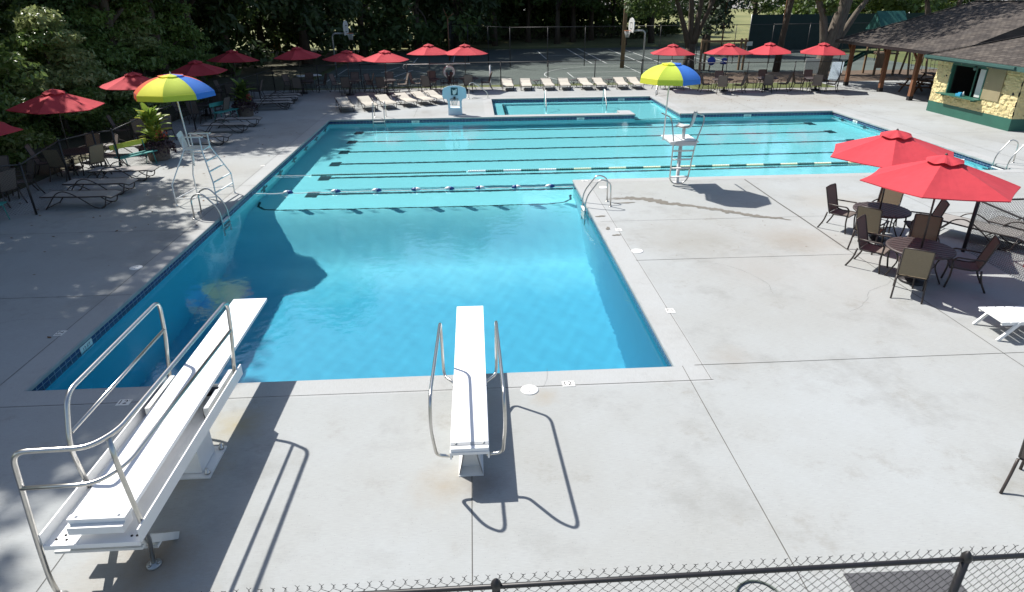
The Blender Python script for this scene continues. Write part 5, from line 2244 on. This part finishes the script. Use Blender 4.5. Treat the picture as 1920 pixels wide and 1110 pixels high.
def make_picnic():
    t = empty('picnic_table', 'x', 'picnic table')
    mb = MB()
    for k in range(5):
        mb.box((-.9, -.36 + k * .147, .72), (.9, -.23 + k * .147, .76))
    mb.build('tabletop', 'picnic_wood', t)
    for s in (-1, 1):
        mb = MB()
        mb.box((-.9, s * .68 - .13, .43), (.9, s * .68 + .13, .465))
        mb.build('bench_seat', 'picnic_wood', t)
        mb = MB()
        for q in (-1, 1):
            mb.bar((s * .65, q * .25, .72), (s * .65, q * .7, 0), .04, .09)
        mb.box((s * .65 - .02, -.75, .36), (s * .65 + .02, .75, .43))
        mb.build('leg_frame', 'picnic_wood', t)
    return t


K_PIC = Kind(make_picnic)
for x, y, rz, lab in ((25.9, 34.6, 85, 'brown picnic table just behind the front pavilion post'), (25.7, 37.4, 88, 'brown picnic table between the two front pavilion posts'),
                      (28.5, 37.2, 92, 'brown picnic table deep under the pavilion roof'), (28.4, 40.0, 90, 'brown picnic table at the far end of the pavilion'), (25.6, 32.2, 90, 'brown picnic table beside the yellow block wall')):
    K_PIC.put((x, y, 0), R(rz), lab, 'picnic tables under the pavilion')

# ------------------------------------------------------------------ playground
t = empty('play_tower', 'timber play tower with a dark green gable roof and slide behind the pavilion', 'play equipment', (29.3, 47.5, -.08))
for x in (-.7, .7):
    for y in (-.7, .7):
        mb = MB()
        mb.box((x - .06, y - .06, 0), (x + .06, y + .06, 3.2))
        mb.build('post', 'timber', t)
mb = MB()
mb.box((-.8, -.8, 1.4), (.8, .8, 1.48))
mb.box((-.8, -.82, 1.9), (.8, -.77, 2.05))
mb.box((-.8, -.82, .5), (.0, -.77, 1.4))
mb.build('platform', 'timber', t)
mb = MB()
mb.poly([(-1.0, -1.0, 3.0), (1.0, -1.0, 3.0), (1.0, 0, 4.2), (-1.0, 0, 4.2)])
mb.poly([(-1.0, 0, 4.2), (1.0, 0, 4.2), (1.0, 1.0, 3.0), (-1.0, 1.0, 3.0)])
mb.poly([(1.0, -1.0, 3.0), (1.0, 1.0, 3.0), (1.0, 0, 4.2)])
mb.poly([(-1.0, -1.0, 3.0), (-1.0, 0, 4.2), (-1.0, 1.0, 3.0)])
mb.build('roof', 'slide_roof', t)
mb = MB()
pr = [(-.8, 1.45), (-1.2, 1.4), (-2.6, .62), (-3.4, .3), (-4.0, .25)]
for k in range(4):
    (a, za), (b, zb) = pr[k], pr[k + 1]
    mb.quad((a, -.3, za), (a, .3, za), (b, .3, zb), (b, -.3, zb))
    for s in (-.3, .3):
        mb.quad((a, s, za), (b, s, zb), (b, s, zb + .18), (a, s, za + .18))
mb.build('slide', 'slide_green', t)
t = empty('climbing_frame', 'timber climbing frame hung with rope ladders and a cargo net', 'play equipment', (32.0, 46.6, -.08))
for x in (-1.3, 0, 1.5, 3.0):
    mb = MB()
    mb.bar((x, -.5, 0), (x, 0, 2.1), .1, .1)
    mb.bar((x, .5, 0), (x, 0, 2.1), .1, .1)
    mb.build('leg', 'timber', t)
mb = MB()
mb.box((-1.4, -.07, 2.05), (3.1, .07, 2.2))
mb.build('beam', 'timber', t)
mb = MB()
for x0, x1, nx in ((-1.1, -.3, 3), (.3, 1.2, 4), (1.8, 2.8, 4)):
    for k in range(nx):
        x = x0 + (x1 - x0) * k / (nx - 1)
        mb.tube([(x, -.1, 2.05), (x + .03, -.35, .3)], .018, 4)
    for k in range(6):
        z = .4 + k * .3
        mb.tube([(x0, -.35 + z * .12, z), (x1, -.35 + z * .12, z)], .018, 4)
mb.build('rope_net', 'rope', t)
mb = MB()
mb.tube([(0, 0, 0), (0, 0, 1.5)], .04, 6)
mb.box((-.45, -.05, .55), (.45, -.02, 1.5))
tag(mb.build('notice_board', 'paper', loc=(22.3, 43.6, -.08), rot=(0, 0, R(-8))), 'pale grey notice board standing left of the leaning tree trunk', 'sign')
mb = MB()
mb.bar((0, 0, 0), (.1, .45, 1.15), .75, .03)
tag(mb.build('toddler_slide', 'hoop_white', loc=(24.4, 44.4, -.08), rot=(0, 0, R(-30))), 'pale blue toddler slide behind the big tree trunk', 'slide')

# ------------------------------------------------------------------ trees
def leaf_cloud(seed, clusters, size, per_vol, matname, mats, droop=0.0):
    r2 = random.Random(seed)
    mb = MB()
    for ci, (c, rad, n) in enumerate(clusters):
        c = Vector(c)
        mb.mat = 1 if (len(mats) > 1 and r2.random() < .3) else 0
        for k in range(n):
            d = Vector((r2.gauss(0, 1), r2.gauss(0, 1), r2.gauss(0, 1)))
            d.normalize()
            rr = r2.random() ** .45
            p = c + Vector((d.x * rad[0], d.y * rad[1], d.z * rad[2])) * rr
            if droop:
                p.z -= droop * (d.x * d.x + d.y * d.y) * rr
            s = size * r2.uniform(.6, 1.35)
            nrm = (d * .7 + Vector((r2.gauss(0, .6), r2.gauss(0, .6), r2.gauss(.5, .6)))).normalized()
            tg = nrm.cross(Vector((r2.gauss(0, 1), r2.gauss(0, 1), r2.gauss(0, 1)))).normalized()
            bt = nrm.cross(tg)
            fold = nrm * s * .25
            k0 = len(mb.v)
            mb.v += [tuple(p - tg * s), tuple(p + bt * s * .48 + fold * .5), tuple(p + tg * s), tuple(p - bt * s * .48 + fold * .5)]
            mb.face((k0, k0 + 1, k0 + 2, k0 + 3))
    return mb.mesh('crown', mats)


def trunk_mesh(seed, h, r0, ends, matname, lean=(0, 0), fork=None):
    r2 = random.Random(seed)
    mb = MB()
    n = 7
    main = []
    for k in range(n + 1):
        u = k / n
        main.append(Vector((lean[0] * u + r2.uniform(-.08, .08) * (u > 0) * min(1, h / 8), lean[1] * u + r2.uniform(-.08, .08) * (u > 0), h * u)))
    rs = [r0 * (1.35 if k == 0 else 1) * (1 - .72 * k / n) for k in range(n + 1)]
    mb.tube(main, rs, 9)
    for e in ends:
        e = Vector(e)
        u = max(.25, min(.92, (e.z - Vector((e.x, e.y, 0)).length * .55) / h))
        i = min(n - 1, int(u * n))
        b = main[i].lerp(main[i + 1], u * n - i)
        mid = b.lerp(e, .5) + Vector((r2.uniform(-.2, .2), r2.uniform(-.2, .2), .12 * (e - b).length))
        rb = rs[i] * .5
        mb.tube([b, b.lerp(mid, .5) + Vector((0, 0, .1)), mid, mid.lerp(e, .6), e], [rb, rb * .8, rb * .6, rb * .4, rb * .15], 6)
    return mb.mesh('trunk', [matname])


def crown_clusters(seed, zb, zt, rx, ry, nc, nleaf, shape='oval', csize=.36):
    r2 = random.Random(seed)
    out = []
    while len(out) < nc:
        u = r2.random()
        z = zb + (zt - zb) * u
        if shape == 'oval':
            f = math.sqrt(max(.06, 1 - (2 * u - .85) ** 2 / 1.5))
        elif shape == 'mound':
            f = max(.12, 1.08 - u ** 1.15)
        elif shape == 'bush':
            f = math.sqrt(max(.1, 1 - u ** 2.2))
        else:
            f = max(.1, 1.0 - u)
        a = r2.uniform(0, 2 * PI)
        q = math.sqrt(r2.random()) * f
        if shape != 'cone' and q < .35 * f and r2.random() < .6:
            continue
        s = csize * (.7 + .7 * r2.random())
        out.append(((math.cos(a) * q * rx, math.sin(a) * q * ry, z), (rx * s, ry * s, min(rx, (zt - zb) * .3) * s * .72), nleaf))
    return out


def make_tree(seed, h, zb, rx, ry, nc, nleaf, leaf, mats, bark, r0, shape='oval', csize=.36, trunkh=None, droop=0.0, lean=(0, 0)):
    def f():
        t = empty('tree', 'x', 'tree')
        cl_ = crown_clusters(seed, zb, h, rx, ry, nc, nleaf, shape, csize)
        cl_ = [((c[0] + lean[0] * c[2] / h, c[1] + lean[1] * c[2] / h, c[2]), rr, n_) for c, rr, n_ in cl_]
        tr = bpy.data.objects.new('trunk', trunk_mesh(seed, trunkh or h * .86, r0, [c for c, _, _ in cl_[:14]], bark, lean))
        cr = bpy.data.objects.new('crown', leaf_cloud(seed, cl_, leaf, 0, mats[0], mats, droop))
        for o in (tr, cr):
            COL.objects.link(o)
            o.parent = t
        return t
    return f


K_SHRUB = [Kind(make_tree(11, 6.2, .2, 3.7, 3.7, 60, 280, .13, ['leaf_bank', 'leaf_bank_pale'], 'bark', .16, 'mound', .25)),
           Kind(make_tree(12, 7.0, .2, 3.8, 3.5, 60, 280, .125, ['leaf_bank', 'leaf_mid'], 'bark', .18, 'mound', .25)),
           Kind(make_tree(13, 5.2, .1, 3.0, 3.0, 50, 280, .12, ['leaf_bank_pale', 'leaf_bank'], 'bark', .12, 'mound', .26))]
K_SHADE = [Kind(make_tree(21, 17, 6.2, 5.0, 5.0, 64, 270, .22, ['leaf_mid', 'leaf_dark'], 'bark', .36, 'oval', .3)),
           Kind(make_tree(22, 19, 7.0, 5.6, 5.2, 64, 270, .22, ['leaf_dark', 'leaf_mid'], 'bark', .4, 'oval', .3))]
K_WOOD = [Kind(make_tree(31, 21, 1.2, 5.0, 5.0, 64, 130, .34, ['leaf_dark', 'leaf_mid'], 'bark', .34, 'oval', .34)),
          Kind(make_tree(32, 24, 2.2, 5.4, 5.0, 64, 130, .36, ['leaf_dark'], 'bark', .38, 'oval', .34)),
          Kind(make_tree(33, 18, .6, 4.8, 4.6, 58, 130, .32, ['leaf_dark', 'leaf_mid'], 'bark', .3, 'bush', .34))]
K_OPEN = [Kind(make_tree(41, 15, 4.4, 5.0, 4.6, 46, 170, .22, ['leaf_mid', 'leaf_light'], 'bark', .34, 'oval', .32)),
          Kind(make_tree(42, 17, 5.0, 4.8, 5.0, 46, 170, .22, ['leaf_dark', 'leaf_mid'], 'bark', .3, 'oval', .3)),
          Kind(make_tree(43, 16, 2.6, 3.4, 3.4, 60, 120, .22, ['needle'], 'bark', .28, 'cone', .34, droop=.8))]
K_FAR = [Kind(make_tree(51, 14, .5, 5.5, 5.0, 44, 90, .42, ['leaf_mid', 'leaf_dark'], 'bark', .3, 'bush', .36)),
         Kind(make_tree(52, 16, 2.0, 5.0, 5.0, 44, 90, .42, ['leaf_light', 'leaf_mid'], 'bark', .3, 'oval', .36))]

# leafy bank at left
bank = [(0, -17.6, 21.5, 1.0, 'broad pale-leaved shrub tree nearest the left edge, over the cut-off umbrella'),
        (1, -18.6, 26.0, 1.0, 'tall mid-green shrub tree above the second red umbrella at left'),
        (2, -16.9, 29.6, .95, 'bright green bushy shrub behind the striped umbrella'),
        (1, -18.2, 33.2, .95, 'dark glossy shrub tree right of the pale one in the left bank'),
        (0, -16.8, 37.4, .85, 'low arching shrub tree above the dark red umbrella by the trees'),
        (2, -19.8, 19.0, 1.1, 'yellow-green shrub tree cut off by the left edge'),
        (1, -17.5, 41.8, 1.0, 'last dark shrub tree of the left bank before the open lawn'),
        (0, -22.5, 29.5, 1.25, 'tall pale shrub tree filling the top left corner'),
        (1, -21.5, 38.5, 1.2, 'tall dark shrub tree at the back of the left bank'),
        (2, -17.4, 24.0, .85, 'low yellow-green shrub tree just behind the second red umbrella at left'),
        (0, -20.5, 23.8, 1.2, 'tall pale shrub tree in the second rank at the upper left'),
        (2, -17.6, 31.6, .9, 'low pale shrub tree under the dark one in the left bank'),
        (0, -18.6, 35.4, 1.0, 'pale shrub tree between the two dark ones of the left bank')]
for k, x, y, s, lab in bank:
    K_SHRUB[k].put((x - .9, y, -.1), rnd.uniform(0, 6), lab, 'leafy trees of the left bank', s)
# tall shade trees at left, their crowns above the frame
shade = [(0, -17.3, 14.2, 1.0), (1, -18.6, 18.9, 1.0), (0, -17.2, 9.8, .85), (1, -21.5, 12.8, 1.0), (0, -18.5, 6.5, .95), (1, -17.6, 39.5, .85), (0, -18.5, 46.5, 1.0), (0, -18.0, 35.6, .9), (0, -18.8, 22.2, .88)]
for i, (k, x, y, s) in enumerate(shade):
    K_SHADE[k].put((x, y, -.1), rnd.uniform(0, 6), 'tall shade tree whose high crown darkens the left deck', 'tall shade trees along the left deck', s)
# dark woods behind the court
woods = []
r3 = random.Random(99)
for x, y in ((-24, 50), (-18.5, 54), (-26, 58), (-15, 60), (-20, 65), (-29, 66), (-10.5, 67.5), (-14, 74), (-5, 70.5), (-8, 80), (-1, 76.5), (2.5, 85), (-22, 78), (-33, 52), (-36, 62), (-30, 76), (-3, 88), (-12, 90), (-38, 42), (-32, 36), (-28, 22), (-29, 44), (-40, 72), (8, 93), (13, 98), (-45, 55), (0, 97), (6, 104)):
    k = r3.randrange(3)
    K_WOOD[k].put((x + r3.uniform(-.8, .8), y + r3.uniform(-.8, .8), -.1), r3.uniform(0, 6), 'dense dark woodland tree behind the left end of the court', 'dark woodland trees', r3.uniform(.9, 1.12))
# separate trees on the right, trunks in view
sing = [(1, 2.6, 80.5, .95, 'dark tree at the left back corner of the tennis courts'), (0, 10.2, 82.5, .95, 'leafy dark tree between the two slim trunks'), (0, 21.5, 82.0, .95, 'leafy tree behind the drooping conifer'), (1, 15.2, 88, 1.05, 'tall dark tree on the lawn right of the slim trunks'), (0, 27.5, 80.5, .7, 'small leafy tree left of the distant road gap'), (1, 7.0, 86.0, .95, 'slim dark trunk on the lit lawn behind the tennis courts, left of two'), (1, 12.4, 85.0, 1.0, 'slim dark trunk on the lit lawn behind the tennis courts, right of two'),
        (0, 17.5, 79.0, .9, 'leafy green tree behind the wooden pole'), (2, 23.0, 66.5, 1.0, 'drooping dark conifer above the wooden play frame'),
        (0, 30.5, 74.0, .8, 'light green tree in front of the distant road')]
for k, x, y, s, lab in sing:
    K_OPEN[k].put((x, y, -.1), rnd.uniform(0, 6), lab, None, s)
far = [(0, 4, 94), (0, 9.5, 97), (0, 14, 96), (0, 19, 94), (0, 24, 97), (0, -2, 92), (0, 20, 106), (1, 28, 110), (0, 11, 113), (1, 3, 117), (0, 58, 100), (1, 66, 96), (0, 75, 104), (1, 52, 112), (0, 84, 94), (1, 95, 104), (0, 64, 116), (1, 72, 122), (0, 104, 96), (1, 48, 176), (0, 60, 178), (1, 74, 176), (0, 36, 178), (1, 24, 180), (0, 90, 180), (0, 110, 178), (1, 12, 182), (0, 0, 184), (1, 130, 182), (0, 46, 90), (1, 56, 86)]
for i, (k, x, y) in enumerate(far):
    K_FAR[k].put((x + r3.uniform(-1, 1), y + r3.uniform(-1, 1), -.2 if y < 112 else hill(min(y, 180))), r3.uniform(0, 6), 'distant green tree in the belt beyond the road and lawn' if y > 120 else 'green tree in the belt behind the pavilion and courts', 'distant trees beyond the road' if y > 120 else 'trees behind the pavilion and courts', r3.uniform(.85, 1.15))


def special_tree(name, label, loc, limbs, bark, clusters, leaf, mats):
    t = empty(name, label, 'tree', loc)
    mb = MB()
    for pts, rs in limbs:
        mb.tube(pts, rs, 10)
    mb.build('trunk', bark, t)
    cr = bpy.data.objects.new('crown', leaf_cloud(77 + int(loc[0]), clusters, leaf, 0, mats[0], mats))
    COL.objects.link(cr)
    cr.parent = t
    return t


# multi-stemmed tree behind the yellow umbrella
special_tree('tree', 'multi-stemmed spreading tree behind the yellow and blue umbrella', (16.9, 52.6, -.1),
             [([(0, 0, 0), (0, 0, .8), (.05, 0, 1.9)], [.5, .4, .38]),
              ([(0, 0, 1.2), (-.5, 0, 2.8), (-1.5, -.1, 5.2), (-2.4, 0, 7.5)], [.25, .2, .15, .08]),
              ([(0, 0, 1.4), (-.05, .1, 3), (-.3, 0, 5.5), (-.2, 0, 9)], [.28, .22, .18, .08]),
              ([(0, 0, 1.4), (.35, 0, 3), (.6, .1, 5.5), (1.3, 0, 9)], [.26, .2, .16, .08]),
              ([(.1, 0, 1.5), (.8, .2, 3.2), (1.7, .1, 5.5), (3.0, .3, 8)], [.22, .17, .13, .06])], 'bark',
             [((-3.2, -.6, 5.6), (2.2, 1.8, 1.3), 1000), ((-4.6, -1.2, 4.6), (1.2, 1.0, .9), 420), ((-1, .6, 8.5), (2.6, 2.6, 1.6), 1000), ((2.2, .2, 7.8), (2.6, 2.4, 1.5), 1000), ((.3, -.5, 10.5), (3, 3, 1.8), 900), ((4.0, .3, 6.0), (1.6, 1.4, .9), 450), ((-2.4, .6, 4.3), (1.1, .9, .6), 250)], .17, ['leaf_mid', 'leaf_light'])
# big leaning tree by the pavilion
special_tree('tree', 'big leaning tree with a thick pale trunk beside the pavilion', (23.0, 43.9, -.1),
             [([(0, 0, 0), (.05, 0, .5), (.25, 0, 1.6), (.65, .05, 3.2), (1.0, .05, 5.0), (1.5, .1, 8)], [.72, .56, .5, .46, .38, .2]),
              ([(.2, 0, 1.4), (-.05, .05, 2.8), (-.35, .1, 4.2), (-1.2, .1, 5.6), (-2.2, 0, 7.5)], [.34, .26, .22, .17, .08]),
              ([(.5, .1, 1.6), (1.2, .3, 2.8), (2.0, .4, 4.2), (3.4, .5, 6.2)], [.3, .22, .18, .08]),
              ([(.9, 0, 4.6), (1.6, -.2, 6.2), (2.6, -.4, 8.5)], [.25, .18, .08])], 'bark_pale',
             [((1.6, .2, 8.8), (3.6, 3.2, 1.6), 1200), ((-2.2, 0, 7.6), (2.4, 2.2, 1.3), 900), ((3.8, .4, 7.0), (2.4, 2.2, 1.3), 900), ((-1.0, -.6, 5.4), (.9, .7, .5), 160), ((.3, .2, 11), (4, 4, 2), 1100), ((-2.2, -2.0, 12.5), (3.6, 3.2, 1.8), 2400), ((1.6, -4.5, 12.8), (3.2, 3.0, 1.5), 1500), ((4.5, -1.5, 11.5), (3.2, 2.8, 1.5), 1500), ((-.1, -.3, 4.6), (.5, .4, .5), 90)], .17, ['leaf_mid', 'leaf_light'])
special_tree('tree', 'slim brown trunk leaning between the play frame and the big tree', (22.9, 50.1, -.1),
             [([(0, 0, 0), (.1, 0, 2.5), (.35, 0, 5), (.5, 0, 10)], [.28, .22, .19, .1])], 'bark',
             [((.5, 0, 9.5), (2.4, 2.4, 1.7), 900), ((.8, .4, 12), (2.6, 2.6, 1.8), 800)], .18, ['leaf_dark', 'leaf_mid'])
special_tree('tree', 'low many-limbed dark tree seen under the pavilion roof', (39.5, 54.5, -.1),
             [([(0, 0, 0), (0, 0, .7)], [.7, .5]), ([(0, 0, .5), (-1.2, 0, 1.5), (-2.6, 0, 3.4), (-3.4, 0, 5.5)], [.4, .3, .25, .12]), ([(0, 0, .5), (-.2, 0, 2), (-.4, 0, 4), (-.3, 0, 6)], [.3, .25, .2, .1]), ([(0, 0, .5), (.7, 0, 2), (1.2, 0, 4), (2.2, 0, 6)], [.35, .28, .22, .1])], 'bark',
             [((-2.4, 0, 6), (2.4, 2.2, 1.5), 600), ((.8, 0, 7), (2.6, 2.4, 1.7), 700)], .22, ['leaf_dark', 'leaf_mid'])
for x, y, lab in ((24.3, 66.0, 'thin reddish pole in front of the tennis windscreen, left of two'), (29.6, 64.8, 'thin reddish pole in front of the tennis windscreen, right of two')):
    mb = MB()
    mb.tube([(0, 0, 0), (.1, 0, 8)], .07, 6)
    tag(mb.build('light_pole', 'cedar', loc=(x, y, -.1)), lab, 'pole', 'thin reddish poles by the windscreen')

# ------------------------------------------------------------------ fallen leaves
mb = MB()
r4 = random.Random(5)
for k in range(620):
    if k < 330:
        x, y = r4.uniform(10.8, 22), r4.uniform(33, 40)
        if is_pool(x, y):
            continue
    elif k < 560:
        x, y = r4.uniform(-14, -7.3), r4.uniform(9, 42)
    else:
        x, y = r4.uniform(3.6, 16), r4.uniform(13, 19)
    s = r4.uniform(.02, .05) if k < 560 else r4.uniform(.01, .022)
    a = r4.uniform(0, 6.28)
    c, sn = math.cos(a) * s, math.sin(a) * s
    mb.quad((x - c, y - sn, .007), (x + sn * .6, y - c * .6, .012), (x + c, y + sn, .008 + s * .3), (x - sn * .6, y + c * .6, .012))
tag(mb.build('fallen_leaves', 'dead_leaf'), 'brown fallen leaves scattered over the pale pool deck', 'leaves', kind='stuff')
